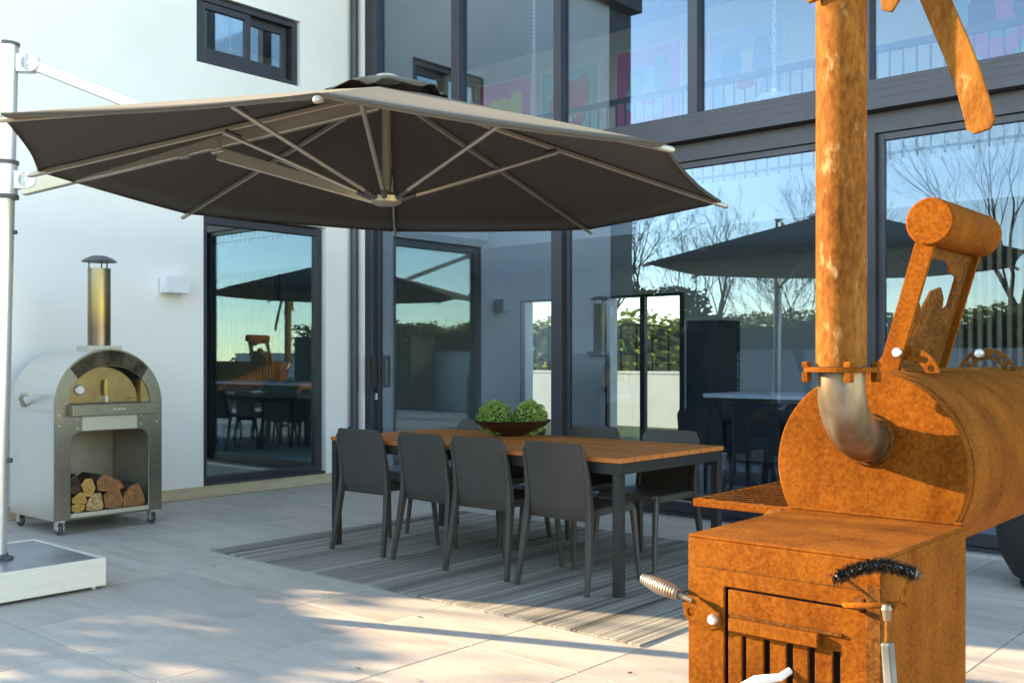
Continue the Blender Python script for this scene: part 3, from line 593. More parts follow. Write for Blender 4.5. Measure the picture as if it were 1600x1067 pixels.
# base
bs = MB().bx(-6.33, -5.47, 1.90, 2.76, .03, .155).build("base", "blue_steel", ps, smooth=False)
for (a, b_, c_, d_) in ((-6.35, -6.332, 1.88, 2.78), (-5.468, -5.45, 1.88, 2.78), (-6.331, -5.469, 1.88, 1.898), (-6.331, -5.469, 2.762, 2.78)):
    MB().bx(a, b_, c_, d_, .018, .172).build("side_panel", "cream_panel", bs, smooth=False, bevel=.002)
MB().bx(-6.331, -5.469, 1.899, 2.761, .157, .166).build("top_plate", "blue_steel", bs, smooth=False)
for sx in (-6.3, -5.5):
    for sy in (1.93, 2.73): MB().lathe([(.018, 0), (.018, .02), (.008, .021), (.008, .032)], (sx, sy, 0), 12).build("foot", "galv", bs)
def pole_at(z): f = (z - .17) / (3.03 - .17); return Vector((PB.x + (PT.x - PB.x) * f, PB.y + (PT.y - PB.y) * f, z))
MB().tube([pole_at(.185), pole_at(3.03)], .048, 28).build("pole", "alu_silver", ps)
tr = MB()
for a in (-50, 10, 70, 190): 
    o_ = Vector((math.cos(rad(a)), math.sin(rad(a)), 0)) * .047; tr.tube([pole_at(.19) + o_, pole_at(3.02) + o_], .007, 8)
tr.build("pole_rib", "alu_silver", ps)
MB().lathe([(.085, .166), (.085, .178), (.062, .184), (.056, .20), (.05, .20)], (PB.x, PB.y, 0), 28).build("pole_flange", "grey_plastic", ps)
MB().tube([pole_at(3.028), pole_at(3.045)], .054, 28).build("pole_cap", "grey_plastic", ps)
AD = (PC - PB); AD.z = 0; AD.normalize(); AS = Vector((-AD.y, AD.x, 0))
c0 = pole_at(2.28); col = MB().tube([c0 - Vector((0, 0, .09)), c0 + Vector((0, 0, .09))], .060, 28).build("collar", "alu_silver", ps)
for z in (-.105, .085): MB().tube([c0 + Vector((0, 0, z)), c0 + Vector((0, 0, z + .022))], .066, 28).build("collar_ring", "grey_plastic", col)
MB().lathe([(0, 0), (.012, .0), (.012, .03), (.028, .04), (.034, .06), (.026, .085), (0, .092)], (0, 0, 0), 16, 'X').build("knob", "grey_plastic", ps)
kn = ps.children[-1]
for v in kn.data.vertices: q = Vector(v.co) + Vector(ps.location); v.co = (pole_at(2.08) + RV[0] * Vector((q.x + .04, 0, 0)) + Vector((0, RV[1] * (q.x + .04), 0)) + Vector((-q.y * RV[1], q.y * RV[0], q.z))) - Vector(ps.location)
kq = pole_at(1.99); MB().cyl(kq, kq + Vector((RV[0], RV[1], 0)) * .066, .012).build("pull_pin", "grey_plastic", ps)
kq = pole_at(.72); MB().cyl(kq, kq + Vector((RV[0], RV[1], 0)) * .07, .014).build("pull_pin", "grey_plastic", ps)
A0 = c0 + AD * .085 - Vector((0, 0, .045)); A1 = Vector((PC.x, PC.y, 2.75)) - AD * .05
arm_at = lambda u: A0.lerp(A1, u)
MB().sweep([arm_at(.0), arm_at(1)], .045, .085).build("arm", "champagne", ps, smooth=False, bevel=.006)
for z0_, lbz in ((2.28, A0), (2.93, None)):
    q = pole_at(z0_); MB().sweep([q + AD * .045, q + AD * .12], .055, .10).cyl(q + AD * .12 - AS * .0275, q + AD * .12 + AS * .0275, .05, n=20).build("hinge_bracket", "alu_silver", ps, bevel=.003)
    MB().cyl(q + AD * .12 - AS * .032, q + AD * .12 + AS * .032, .013, n=12).build("bolt", "galv", ps)
st0 = pole_at(2.93) + AD * .12; st1 = arm_at(.52) + Vector((0, 0, .05))
MB().sweep([st0, st1], .035, .065).build("upper_stay", "alu_silver", ps, smooth=False, bevel=.005)
for u in (.445, .535): 
    q = arm_at(u); dq = (A1 - A0).normalized(); MB().sweep([q - dq * .03, q + dq * .03], .056, .10).build("clamp", "champagne", ps, smooth=False, bevel=.004)
    MB().cyl(q - AS * .032 , q + AS * .032, .008, n=10).build("bolt", "galv", ps)
hub = Vector((PC.x, PC.y, 2.20)); q = arm_at(.545) - Vector((0, 0, .07))
MB().sweep([arm_at(.54) - Vector((0, 0, .02)), q], .05, .07, up=AD).build("strut_bracket", "champagne", ps, smooth=False, bevel=.006)
MB().sweep([q, hub - AD * .06], [.035, .035], [.075, .06]).build("main_strut", "champagne", ps, smooth=False, bevel=.005)
MB().tube([hub + Vector((0, 0, -.02)), (PC.x, PC.y, 2.80)], .026, 16).build("mast", "champagne", ps)
MB().lathe([(.0, -.035), (.06, -.035), (.088, -.02), (.092, .012), (.05, .03), (.03, .045)], hub, 16).build("hub", "champagne", ps)
MB().lathe([(.05, 2.76), (.055, 2.82), (.02, 2.825)], (PC.x, PC.y, 0), 16).build("crown", "grey_plastic", ps)
tipsY = [None] * 8
pix = {0: (1040, 225), 1: (1127, 315), 2: (920, 357), 3: (617, 360), 4: (290, 332), 5: (57, 265), 6: (0, 178), 7: (497, 147)}
tips = []
for k in range(8):
    x, y = onG(*pix[k], 2.285); tips.append(Vector((x, y, 2.285)))
peak = Vector((PC.x, PC.y, 2.85)); cv = MB(); NS = 10; NA = 8; rnd = random.Random(3)
vs = []
for k in range(8):
    for j in range(NA):
        f = j / NA
        for i in range(1, NS + 1):
            s1 = i / NS; A_ = peak.lerp(tips[k], s1); B_ = peak.lerp(tips[(k + 1) % 8], s1); p = A_.lerp(B_, f)
            sag = 4 * f * (1 - f); p.z -= .012 * sag * s1; inw = (peak - p); inw.z = 0
            p += inw * (.016 * sag * s1) if i == NS else Vector()
            vs.append(p)
tot = 8 * NA; fs = []
for c_ in range(tot):
    n_ = (c_ + 1) % tot
    for i in range(NS - 1): fs.append((c_ * NS + i, c_ * NS + i + 1, n_ * NS + i + 1, n_ * NS + i))
    if True: pass
r0 = [c_ * NS for c_ in range(tot)]
cv.add(vs, fs); cano = cv.build("canopy", "canopy", ps, recalc=False, angle=12)
md = cano.modifiers.new("solid", 'SOLIDIFY'); md.thickness = .004; md.offset = 0
# hem band round the edge
hm = MB(); edge = [Vector(vs[c_ * NS + NS - 1]) for c_ in range(tot)]
for c_ in range(tot):
    a, b = edge[c_], edge[(c_ + 1) % tot]; ina = (PC - a); ina.z = 0; ina.normalize(); inb = (PC - b); inb.z = 0; inb.normalize()
    hm.add([a + Vector((0, 0, .005)), b + Vector((0, 0, .005)), b + Vector((0, 0, -.012)) + inb * .006, a + Vector((0, 0, -.012)) + ina * .006], [(0, 1, 2, 3)])
hm.build("hem", "canopy", ps, recalc=False)
# wind vent: a small ruffled second canopy over the top
vt = MB(); n = 48; vv = []
for i, (r_, z_) in enumerate(((.05, 2.888), (.13, 2.873), (.24, 2.832), (.345, 2.785))):
    for k in range(n):
        a = 2 * math.pi * k / n; ru = (i / 3) ** 2; rr = r_ * (1 + .03 * ru * math.cos(8 * (a - rad(4.6)))); vv.append((PC.x + rr * math.cos(a), PC.y + rr * math.sin(a), z_ + ru * (.012 * math.sin(a * 9 + 1) + .007 * math.sin(a * 14)) ))
vt.add(vv, [(i*n+k, i*n+(k+1)%n, (i+1)*n+(k+1)%n, (i+1)*n+k) for i in range(3) for k in range(n)]); v_ = vt.build("vent_flap", "canopy", ps, recalc=False)
v_.modifiers.new("solid", 'SOLIDIFY').thickness = .004
MB().lathe([(.085, 2.878), (.08, 2.896), (.055, 2.91), (0, 2.916)], (PC.x, PC.y, 0), 20).build("finial", "champagne", ps)
for k in range(8):
    tp = tips[k]; a = peak + (tp - peak) * .03 - Vector((0, 0, .035)); b = tp - Vector((0, 0, .022)); d = (b - a).normalized()
    rb = MB().sweep([a, b], .018, .028).build("rib", "champagne", ps, smooth=False, bevel=.004)
    MB().tube([b - d * .05, b + d * .03, b + d * .042, b + d * .05], [.0155, .0155, .012, .004], 14).build("end_cap", "champagne", rb)
    m_ = a.lerp(b, .47); h_ = hub + (m_ - hub).normalized() * .08; h_.z = hub.z
    s_ = MB().tube([h_, m_ - Vector((0, 0, .015))], .0125, 12).build("stretcher", "champagne", ps)
    dd = (m_ - h_).normalized(); MB().cyl(h_, h_ + dd * .10, .016, n=12).build("joint", "grey_plastic", s_); MB().cyl(m_ - dd * .10, m_ - dd * .01, .016, n=12).build("joint", "grey_plastic", s_)

# ------------------------------------------------------------------ rug, table, chairs, bowl
o = MB().bx(-5.97, -2.535, 3.775, 6.15, .001, .010).build("rug", "rug", loc=(-4.25, 4.96, 0), smooth=False, bevel=.002); tag(o, "flat woven outdoor rug with grey and cream stripes under the dining table", "rug")
TX0, TX1, TY0, TY1, TZ = -5.53, -3.10, 4.43, 5.53, .752
tb = thing("dining_table", ((TX0 + TX1) / 2, (TY0 + TY1) / 2, .01), "long outdoor dining table with slatted teak top and black metal frame", "table")
npk = 8; pw = (TY1 - TY0) / npk; rr = random.Random(5)
for k in range(npk):
    MB().bx(TX0 + rr.uniform(-.002, .002), TX1 + rr.uniform(-.002, .002), TY0 + k * pw + .002, TY0 + (k + 1) * pw - .002, TZ - .026, TZ + rr.uniform(-.001, .001)).build("plank", "teak", tb, smooth=False, bevel=.003)
fr_ = MB(); e = .008; zt = TZ - .0275
fr_.bx(TX0 + e, TX1 - e, TY0 + e, TY0 + e + .05, zt - .06, zt).bx(TX0 + e, TX1 - e, TY1 - e - .05, TY1 - e, zt - .06, zt).bx(TX0 + e, TX0 + e + .05, TY0 + e + .051, TY1 - e - .051, zt - .06, zt).bx(TX1 - e - .05, TX1 - e, TY0 + e + .051, TY1 - e - .051, zt - .06, zt)
fr_.bx(-4.35, -4.30, TY0 + e + .051, TY1 - e - .051, zt - .05, zt - .001).build("frame", "black_metal", tb, smooth=False, bevel=.002)
for x in (TX0 + e, TX1 - e - .05):
    for y in (TY0 + e, TY1 - e - .05): MB().bx(x, x + .05, y, y + .05, .0105, zt - .061).build("leg", "black_metal", tb, smooth=False, bevel=.002)

def make_chair():
    t = thing("chair", (0, 0, 0), "chair", "chair"); W = .212
    def ztop(x, zt_=.815, r=.045):
        e_ = abs(x) - (W - r); return zt_ if e_ <= 0 else zt_ - (r - math.sqrt(max(0, r * r - e_ * e_)))
    nx, nz = 16, 12; F, Bk = [], []
    for j in range(nz + 1):
        for i in range(nx + 1):
            x = -W + 2 * W * i / nx; zb = .385; f = j / nz; z = zb + (ztop(x) - zb) * f
            y = -.205 - .055 * max(0, (z - .45) / .365) ** 1.2 - .022 * (1 - (x / W) ** 2) * (.4 + .6 * f) + .02 * max(0, (.45 - z) / .07)
            F.append((x, y + .006, z)); Bk.append((x, y - .006, z))
    id_ = lambda i, j: j * (nx + 1) + i; fs = []
    for j in range(nz):
        for i in range(nx): fs.append((id_(i, j), id_(i+1, j), id_(i+1, j+1), id_(i, j+1)))
    nv = len(F); allf = fs + [tuple(reversed([q + nv for q in f])) for f in fs]
    ring = [id_(i, 0) for i in range(nx)] + [id_(nx, j) for j in range(nz)] + [id_(i, nz) for i in range(nx, 0, -1)] + [id_(0, j) for j in range(nz, 0, -1)]
    allf += [(ring[k], ring[k] + nv, ring[(k+1) % len(ring)] + nv, ring[(k+1) % len(ring)]) for k in range(len(ring))]
    MB().add(F + Bk, allf).build("backrest", "plastic", t, angle=50)
    st = MB().plate(rrect(-.215, .215, -.20, .235, .05, 6), [], .016, Matrix.Translation((0, 0, .437)))
    for sx in (-1, 1): st.sweep([(sx * .212, -.20, .432), (sx * .214, .0, .432), (sx * .214, .20, .432)], .028, .036)
    st.sweep([(-.2, .222, .434), (.2, .222, .434)], .024, .03); st.build("seat", "plastic", t, angle=40, bevel=.003)
    for sx in (-1, 1):
        MB().sweep([(sx * .243, -.275, 0), (sx * .228, -.242, .2), (sx * .216, -.212, .40), (sx * .210, -.208, .50), (sx * .208, -.232, .66), (sx * .206, -.262, .775)], [.024, .030, .035, .030, .020, .012], [.027, .033, .042, .040, .030, .018], up=(0, 1, 0)).build("leg", "plastic", t, angle=50, bevel=.004)
        MB().tube([(sx * .232, .262, 0), (sx * .222, .243, .2), (sx * .214, .222, .40), (sx * .205, .205, .437)], [.013, .017, .021, .018], 10).build("leg", "plastic", t)
    return t
chair0 = make_chair(); used = [False]
def put_chair(x, y, rz, lb, grp="dark grey chairs around the dining table", z=.0105):
    c = chair0 if not used[0] else copy_tree(chair0); used[0] = True
    c.location = (x, y, z); c.rotation_euler = (0, 0, rad(rz)); tag(c, lb, "chair", grp); return c
FY = 4.34 + .272
for x, rz, lb in ((-5.150, 3, "dark grey chair on the patio side of the table, closest to the white wall"), (-4.545, -2.5, "dark grey chair on the patio side, second from the white wall"), (-4.075, 1, "dark grey chair on the patio side, third from the white wall"), (-3.505, 1.5, "dark grey chair on the patio side, at the smoker end")):
    put_chair(x, FY, rz, lb)
for x, lb in ((-5.22, "dark grey chair on the glass side of the table, nearest the white wall"), (-4.78, "dark grey chair on the glass side, behind the plant bowl"), (-4.14, "dark grey chair on the glass side, second from the smoker end"), (-3.53, "dark grey chair on the glass side, at the smoker end")):
    put_chair(x, 5.34, 180 + random.uniform(-1.5, 1.5), lb)
for x, lb in ((-4.62, "black indoor chair facing the dark table, by the island end"), (-4.08, "black indoor chair beside the other one at the dark table"), (-3.5, "black indoor chair furthest along the dark table")):
    put_chair(x, 8.05, 0, lb, "black chairs inside the house", .031)

bw = (-4.62, 5.30); o = MB().lathe([(.0, .0), (.075, .0), (.085, .012), (.17, .04), (.235, .075), (.275, .108), (.268, .110), (.225, .085), (.15, .052), (.0, .036)], (bw[0], bw[1], TZ + .002), 40).build("bowl", "bowl_wood", loc=(bw[0], bw[1], TZ + .002)); tag(o, "wide shallow dark wooden bowl on the teak table", "bowl")
for k, (dx, dy) in enumerate(((-.096, -.08), (.092, .078))):
    r = random.Random(40 + k); c = Vector((bw[0] + dx, bw[1] + dy, TZ + .125)); R_ = .114
    t = thing("boxwood_ball", (c.x, c.y, TZ + .05), ["clipped green boxwood ball in the bowl, towards the white wall", "clipped green boxwood ball in the bowl, towards the smoker"][k], "plant", "boxwood balls in the bowl")
    def gen():
        d = Vector((r.gauss(0, 1), r.gauss(0, 1), r.gauss(0, 1))).normalized(); return c + d * R_ * (r.uniform(.80, 1.06) + .10 * math.sin(d.x * 9 + k) * math.sin(d.z * 8))
    MB().leaves(gen, 3400, .020, r).build("foliage", "boxwood", t, smooth=False, recalc=False)
    MB().lathe([(0, -R_ * .82)] + [(R_ * .82 * math.cos(a), R_ * .82 * math.sin(a)) for a in [rad(-80 + 16 * i) for i in range(11)]] + [(0, R_ * .82)], c, 16).build("core", "dark_core", t)

# ------------------------------------------------------------------ rusted offset smoker
SX0, SX1, SY0, SY1, SZ = -1.312, -.832, 2.165, 2.735, .852
sm = thing("smoker", (-1.08, 3.0, 0), "rusted steel offset barbecue smoker with firebox, drum and tall chimney pipe", "barbecue smoker")
fb = MB().bx(SX0, SX0 + .008, SY0, SY1, .36, SZ - .008).bx(SX1 - .008, SX1, SY0, SY1, .36, SZ - .008).bx(SX0 + .008, SX1 - .008, SY1 - .008, SY1, .36, SZ - .008).bx(SX0, SX1, SY0, SY1, SZ - .008, SZ).bx(SX0 + .008, SX1 - .008, SY0 + .01, SY1 - .008, .352, .36)
dl = onY(1132, 960, SY0)[0]; drr = onY(1372, 1000, SY0)[0]; dz = onY(1200, 927, SY0)[1]
fb.plate([(SX0, .36), (SX1, .36), (SX1, SZ - .0085), (SX0, SZ - .0085)], [[(dl, .39), (drr - .01, .39), (drr - .01, dz), (dl, dz)]], .008, MYp(SY0 + .0075))
fbo = fb.build("firebox", "rust", sm, smooth=False, bevel=.003)
MB().bx(SX0 + .02, SX1 - .04, SY0 - .002, SY0 + .006, SZ - .075, SZ - .072).build("weld_seam", "rust_dark", fbo, smooth=False)
MB().bx(SX0 + .03, SX1 - .03, SY0 + .03, SY0 + .06, .37, dz + .02).build("dark_hollow", "black", fbo, smooth=False)  # black block standing in for the unlit hollow behind the door slots
slots = []
for (a, b) in ((1160, 1167), (1194, 1204), (1229, 1240), (1264, 1274), (1302, 1314)):
    xa, xb = onY(a, 1020, SY0)[0], onY(b, 1020, SY0)[0]; zt_ = onY((a + b) / 2, 993 + (a - 1160) * .17, SY0)[1]; slots.append([(xa, .45), (xb, .45), (xb, zt_), (xa, zt_)])
door = MB().plate([(dl + .012, .395), (drr - .014, .395), (drr - .014, dz - .005), (dl + .012, dz - .005)], slots, .010, MYp(SY0 + .006)).build("door", "rust", fbo, smooth=False, bevel=.002)
xa, za = onY(1142, 972, SY0 - .01); xb, zb = onY(1281, 1006, SY0 - .01)
MB().bx(xa, xb, SY0 - .024, SY0 - .0045, zb - .006, zb + .024).build("damper_slide", "rust", door, smooth=False, bevel=.002)
MB().bx(xa - .002, xb + .05, SY0 - .0115, SY0 - .0045, zb + .025, zb + .031).build("slide_rail", "rust_dark", door, smooth=False)
hx, hz = onY(1222, 1056, SY0 - .02)
MB().tube([(hx + .012, SY0 - .0045, hz + .012), (hx, SY0 - .03, hz), (hx - .05, SY0 - .05, hz - .012), (hx - .09, SY0 - .05, hz - .04)], [.008, .009, .011, .011], 12).build("damper_knob", "white_plastic", door)
MB().bx(SX1 - .030, SX1 + .004, SY0 - .014, SY0 - .0015, .36, SZ - .06).build("corner_angle", "rust_dark", fbo, smooth=False, bevel=.002)
MB().bx(SX1 - .055, SX1 - .034, SY0 - .016, SY0 - .0015, SZ - .115, SZ - .09).build("hinge", "rust_dark", fbo, smooth=False)
# latch and coil handle
lx, lz = onY(1108, 958, SY0 - .02)
la = MB().plate([(lx - .075, lz + .036), (lx - .03, lz + .034), (lx + .028, lz + .004), (lx + .03, lz - .028), (lx + .005, lz - .04), (lx - .03, lz - .022), (lx - .055, lz - .030), (lx - .07, lz - .012)], [circ(lx - .048, lz - .004, .011, 10)], .010, MYp(SY0 - .012)).build("latch", "rust", fbo, smooth=False, bevel=.002)
MB().lathe([(0, -.034), (.010, -.033), (.0135, -.026), (.0135, -.020)], (lx + .012, SY0, lz - .012), 14, 'Y').build("bolt", "galv", la)
p1 = Vector((lx - .055, SY0 - .02, lz + .026)); ex, ez = onY(1004, 903, SY0 - .02); p2 = Vector((ex, SY0 - .02, ez)); ax = (p2 - p1); L = ax.length; ax.normalize(); u, v = frame_from(ax); hp = []
for i in range(15 * 12 + 1):
    f = i / (15 * 12); a = 2 * math.pi * i / 12; rr_ = .0135 * (.72 + .5 * math.sin(math.pi * min(1, f * 1.05 + .02))); hp.append(p1 + ax * (.03 + (L - .03) * f) + (u * math.cos(a) + v * math.sin(a)) * rr_)
MB().tube(hp, .0042, 6).cyl(p1 - ax * .01, p2 - ax * .01, .007, n=10).build("coil_handle", "raw_steel", la)
# drum
DX, DZ, DR, DY0, DY1 = -1.088, .983, .266, SY1 - .004, 4.40
dm = MB().lathe([(DR - .004, 0), (DR, .004), (DR, DY1 - DY0), (DR - .004, DY1 - DY0 + .004)], (DX, DY0, DZ), 72, 'Y').build("drum", "rust", sm, angle=30)
MB().lathe([(DR + .0015, .012), (DR + .004, .014), (DR + .004, .020), (DR + .0015, .022)], (DX, DY0 + .02, DZ), 72, 'Y').build("weld_ring", "rust", dm)
MB().bx(DX + .03, DX + .036, DY0 + .17, DY1 - .1, DZ + DR - .006, DZ + DR + .006).build("lid_seam", "rust_dark", dm, smooth=False)
MB().bx(SX0 + .003, SX1 - .003, DY0 - .012, DY0 - .001, SZ + .0005, SZ + .008).build("weld_bead", "rust", sm, smooth=False, bevel=.003)
for yq in (2.975, 3.74):
    r_o, r_i = .098, .060; zc = DZ + DR - .028
    out = arc(DX + .02, zc, r_o, 12, 168, 22) + arc(DX + .02, zc, r_i, 160, 20, 18)
    hol = [circ(DX + .02 + .079 * math.cos(rad(a)), zc + .079 * math.sin(rad(a)), .0095, 10) for a in (25, 47, 69, 111, 133, 155)]
    qd = MB().plate(out, hol, .010, MYp(yq)).build("quadrant", "rust_dark" if yq > 3.5 else "rust", dm, smooth=False, bevel=.0015)
    MB().lathe([(0, -.034), (.012, -.033), (.0165, -.024), (.0165, -.011)], (DX + .02 - .02, yq, zc + .080), 16, 'Y').build("bolt", "galv", qd)
# counterweight lever on the lid
cwA = Vector((-1.118, 0, 1.235)); cwB = Vector((-.992, 0, 1.672)); dv = (cwB - cwA).normalized(); nv_ = Vector((dv.z, 0, -dv.x)); Ya, Yb = 2.955, 3.365
cw = MB().tube([(cwB.x, Ya - .02, cwB.z), (cwB.x, Yb + .03, cwB.z)], .068, 36).build("counterweight", "rust", sm, bevel=.006)
for y in (Ya, Yb): MB().sweep([cwA + Vector((0, y, 0)), cwB + Vector((0, y, 0)) - dv * .05], .014, .056, up=nv_).build("lever_arm", "rust", cw, smooth=False, bevel=.002)
LL = (cwB - cwA).length - .06; WW = Yb - Ya - .02
win = [(.03, LL * .52), (.06, LL * .56), (.09, LL * .50), (.13, LL * .66), (.20, LL * .70), (.25, LL * .62), (.27, LL * .50), (.30, LL * .56), (.335, LL * .53), (.335, LL * .74), (.30, LL * .80), (.24, LL * .82), (.20, LL * .90), (.05, LL * .90)]
slot2 = []; rs = random.Random(9)
for row, (zb_, hh, na, nb) in enumerate(((.030, .062, 2, 14), (.118, .058, 1, 15))):
    for i in range(na, nb): x_ = .035 + i * .0215; slot2.append([(x_, zb_ + rs.uniform(0, .02)), (x_ + .008, zb_ + rs.uniform(0, .02)), (x_ + .009, zb_ + hh - rs.uniform(0, .025)), (x_ + .001, zb_ + hh - rs.uniform(0, .025))])
slot2 = [s for s in slot2 if s[0][0] < WW - .03]
MB().plate([(0, .0), (WW, .0), (WW, LL), (0, LL)], [win] + slot2, .008, M_cols((0, 1, 0), dv, nv_, (cwA.x, Ya + .01, cwA.z))).build("cutout_plate", "rust_dark", cw, smooth=False, bevel=.001)
# chimney
CX, CY = -1.087, 2.553; R_e = DY0 - CY
chm = MB().lathe([(.064, 1.262), (.064, 2.42), (.060, 2.42), (.060, 2.0)], (CX, CY, 0), 44).build("chimney_pipe", "rust_pipe", sm)
fo = rrect(CX - .092, CX + .092, CY - .092, CY + .092, .085, 8)
fg = MB().plate(fo, [], .013, Matrix.Translation((0, 0, 1.2475))).build("flange", "rust", chm, smooth=False, bevel=.003)
for a in (35, 125, 215, 305):
    x, y = CX + .088 * math.cos(rad(a)), CY + .088 * math.sin(rad(a))
    MB().lathe([(.0, 1.222), (.012, 1.222), (.0135, 1.228), (.0135, 1.247)], (x, y, 0), 6).lathe([(.0135, 1.261), (.0135, 1.270), (.011, 1.275), (0, 1.276)], (x, y, 0), 6).build("bolt", "rust", fg, smooth=False)
ep = [(CX, CY, 1.247)] + [(CX, CY + R_e * (1 - math.cos(rad(a))), 1.22 - (R_e - .02) * math.sin(rad(a))) for a in range(0, 91, 9)]
MB().tube(ep, [.060] * 3 + [.062] * (len(ep) - 3), 32).build("elbow", "raw_steel", sm)
cz_ = 1.22 - (R_e - .02)
MB().lathe([(.060, -.014), (.070, -.012), (.074, -.004), (.074, .001)], (CX, DY0, cz_), 32, 'Y').build("elbow_weld", "rust_dark", sm)
# curled straps of the chimney top
def strap(pix_pts, Y, wdt, lb=None):
    P = [Vector((onY(x, y, Y)[0], Y, onY(x, y, Y)[1])) for x, y in pix_pts]; w_ = [wdt] * len(P); w_[-1] = wdt * .55
    return MB().sweep(P, .012, w_, up=(.8, .0, .6)).build("strap", "rust_pipe", chm, bevel=.002)
strap([(1345, -150), (1395, -130), (1432, -70), (1462, 0), (1492, 70), (1512, 120), (1527, 170), (1533, 196), (1535, 206)], 2.60, .066)
strap([(1330, -150), (1365, -100), (1385, -40), (1393, 0), (1386, 18)], 2.52, .05)
strap([(1310, -150), (1285, -110), (1272, -50), (1270, -10), (1272, 3)], 2.48, .05)
MB().lathe([(.09, 2.405), (.095, 2.46), (.06, 2.50), (0, 2.51)], (CX, CY, 0), 28).build("chimney_top", "rust_pipe", chm)
# side shelf of expanded mesh
sh_ = MB(); xa, xb, ya, yb = -1.635, DX - DR * .86, SY1 - .01, 3.95
sh_.bx(xa, xb + .04, ya, ya + .022, .828, .852).bx(xa, xa + .022, ya + .0225, yb, .828, .852).bx(xa, xb + .04, yb + .0005, yb + .022, .828, .852)
shelf = sh_.build("side_shelf", "rust", sm, smooth=False, bevel=.003)
ms = MB(); LXX = xb + .03 - xa; LYY = yb - ya
for sg in (-1, 1):
    c_ = -LYY
    while c_ < LYY + LXX * .8:
        # strand y = ya + c_ + sg*.62*(x-xa), clipped to the frame
        P_ = []
        for i in range(25):
            x = xa + .012 + (LXX - .02) * i / 24; y = ya + (c_ if sg > 0 else c_ + .0) + sg * .62 * (x - xa)
            if ya + .012 < y < yb - .004: P_.append((x, y, .850 + (.0025 if sg > 0 else -.0025)))
        if len(P_) > 1: ms.sweep([P_[0], P_[-1]], .008, .006)
        c_ += .05
mo = ms.build("expanded_mesh", "rust_dark", shelf, smooth=False, recalc=False); mo["kind"] = "stuff"
MB().tube([(xb + .02, ya - .008, .825), (xb - .02, ya - .012, .84), (xb - .05, ya - .01, .833), (xb - .07, ya - .006, .815)], .012, 10).build("shelf_hook", "rust_dark", shelf)
for x, y, zt_ in ((SX0 + .03, SY0 + .04, .352), (SX1 - .03, SY0 + .04, .352), (-1.22, 3.1, DZ - .22), (-1.06, 3.1, DZ - .255)):
    MB().bx(x - .02, x + .02, y - .02, y + .02, .0, zt_).build("leg", "rust_dark", sm, smooth=False)
MB().bx(SX1 - .1, SX1 + .14, SY0 + .25, SY0 + .31, .0, .05).build("foot_plate", "rust", sm, smooth=False)

# ------------------------------------------------------------------ grill brush hanging on the firebox corner
gx, gz = onY(1388, 948, SY0 - .06); GY = SY0 - .055
br = thing("grill_brush", (gx, GY, gz - .15), "black-bristled grill brush with grey grip hanging at the firebox corner", "brush")
head = [(gx - .098 + .150 * f, GY - .01 + .05 * (f - .5), gz + .052 + .022 * math.sin(math.pi * f) + .02 * f) for f in [i / 16 for i in range(17)]]
MB().tube(head, .006, 8).build("core_wire", "galv", br)
bt = MB(); r = random.Random(77)
for i in range(2600):
    f = r.random(); k = min(15, int(f * 16)); p = Vector(head[k]).lerp(Vector(head[k + 1]), f * 16 - k); a = 2 * math.pi * f * 8 + r.gauss(0, .45) + r.choice((0, math.pi)); d = Vector((r.gauss(0, .25), math.cos(a), math.sin(a))).normalized(); ln = .018 * r.uniform(.7, 1.15)
    q = p + d * ln; s = d.cross(Vector((1, .2, .1))).normalized() * .0013; bt.add([p - s, p + s, q + s, q - s], [(0, 1, 2, 3)])
b_ = bt.build("bristles", "bristle", br, smooth=False, recalc=False); b_["kind"] = "stuff"
MB().tube([head[1], (gx - .05, GY, gz + .02), (gx - .004, GY, gz - .012)], .0035, 8).build("wire", "rust_dark", br)
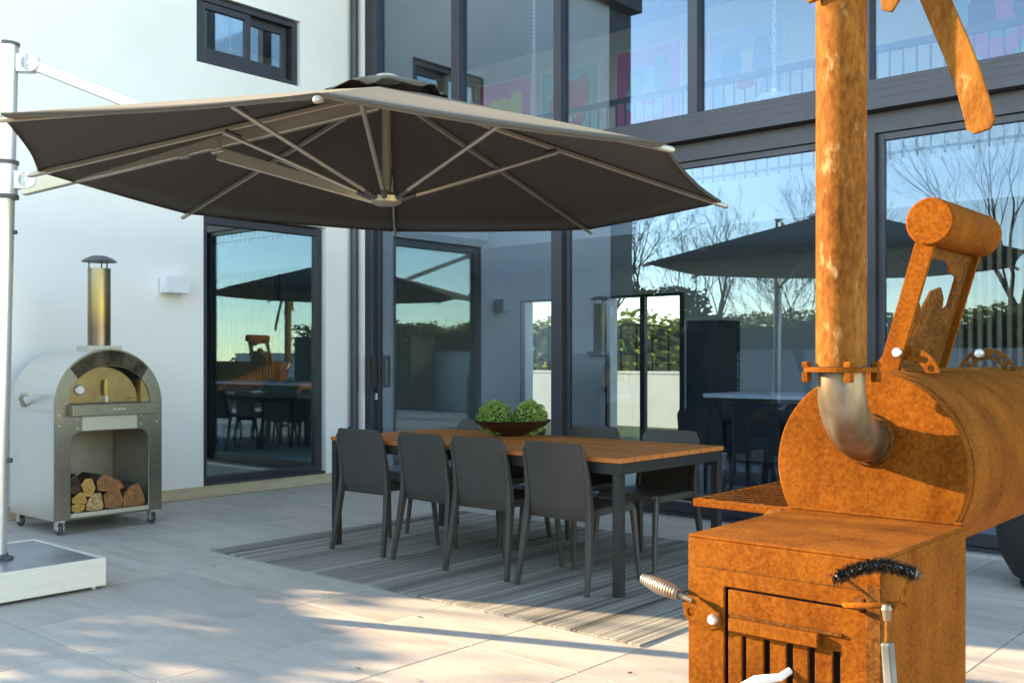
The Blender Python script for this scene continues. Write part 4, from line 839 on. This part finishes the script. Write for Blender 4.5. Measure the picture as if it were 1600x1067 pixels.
MB().tube([head[15], (gx + .03, GY, gz + .025), (gx + .004, GY, gz - .012)], .0045, 8).build("wire", "rust", br)
MB().tube([(gx - .002, GY, gz - .01), (gx - .004, GY, gz - .085)], .006, 10).build("shank", "rust_dark", br)
MB().lathe([(0, .012), (.009, .009), (.012, 0), (.009, -.010), (.007, -.024), (0, -.026)], (gx - .002, GY - .008, gz - .004), 16).build("ferrule", "raw_steel", br)
MB().sweep([(gx - .004, GY, gz - .075), (gx + .012, GY - .005, gz - .25)], .022, .026, up=(0, 1, 0)).build("grip", "brush_grip", br, smooth=False, bevel=.005)
rp = [(gx - .045 + .062 * math.cos(rad(a)), GY + .035 + .05 * math.sin(rad(a)), gz - .010 + .012 * math.cos(rad(a + 40))) for a in range(0, 361, 15)]
MB().tube(rp, .0065, 10, caps=False).build("hook_ring", "rust", fbo)

# ------------------------------------------------------------------ black round pot near the glass
px_, py_ = -1.40, 6.28
o = MB().lathe([(.0, .0), (.20, .0), (.21, .02), (.20, .035), (.25, .07), (.31, .18), (.335, .32), (.32, .47), (.28, .58), (.22, .65), (.20, .655), (.19, .64), (.0, .56)], (px_, py_, .0), 48).build("round_pot", "pot_black", loc=(px_, py_, 0)); tag(o, "matt black round pot standing on the paving behind the smoker", "pot")

# ------------------------------------------------------------------ a few dry leaf bits on the paving
r = random.Random(91); lm = MB()
for (x, y) in ((335, 886), (297, 1012), (655, 964), (757, 957), (652, 1063), (416, 998), (560, 1045), (985, 1052), (480, 905), (230, 870), (1530, 1020)):
    g_ = onG(x, y); a = r.uniform(0, 6.28); l_ = r.uniform(.010, .018); u_ = Vector((math.cos(a), math.sin(a), 0)) * l_; v_2 = Vector((-math.sin(a), math.cos(a), 0)) * l_ * .45; c_ = Vector((g_[0], g_[1], .004))
    lm.add([c_ - u_, c_ + v_2 + Vector((0, 0, .003)), c_ + u_ + Vector((0, 0, .002)), c_ - v_2], [(0, 1, 2, 3)])
o = lm.build("leaf_litter", "bark", smooth=False, recalc=False); tag(o, "scattered dry leaf bits on the pale paving", "leaf litter", kind="stuff")
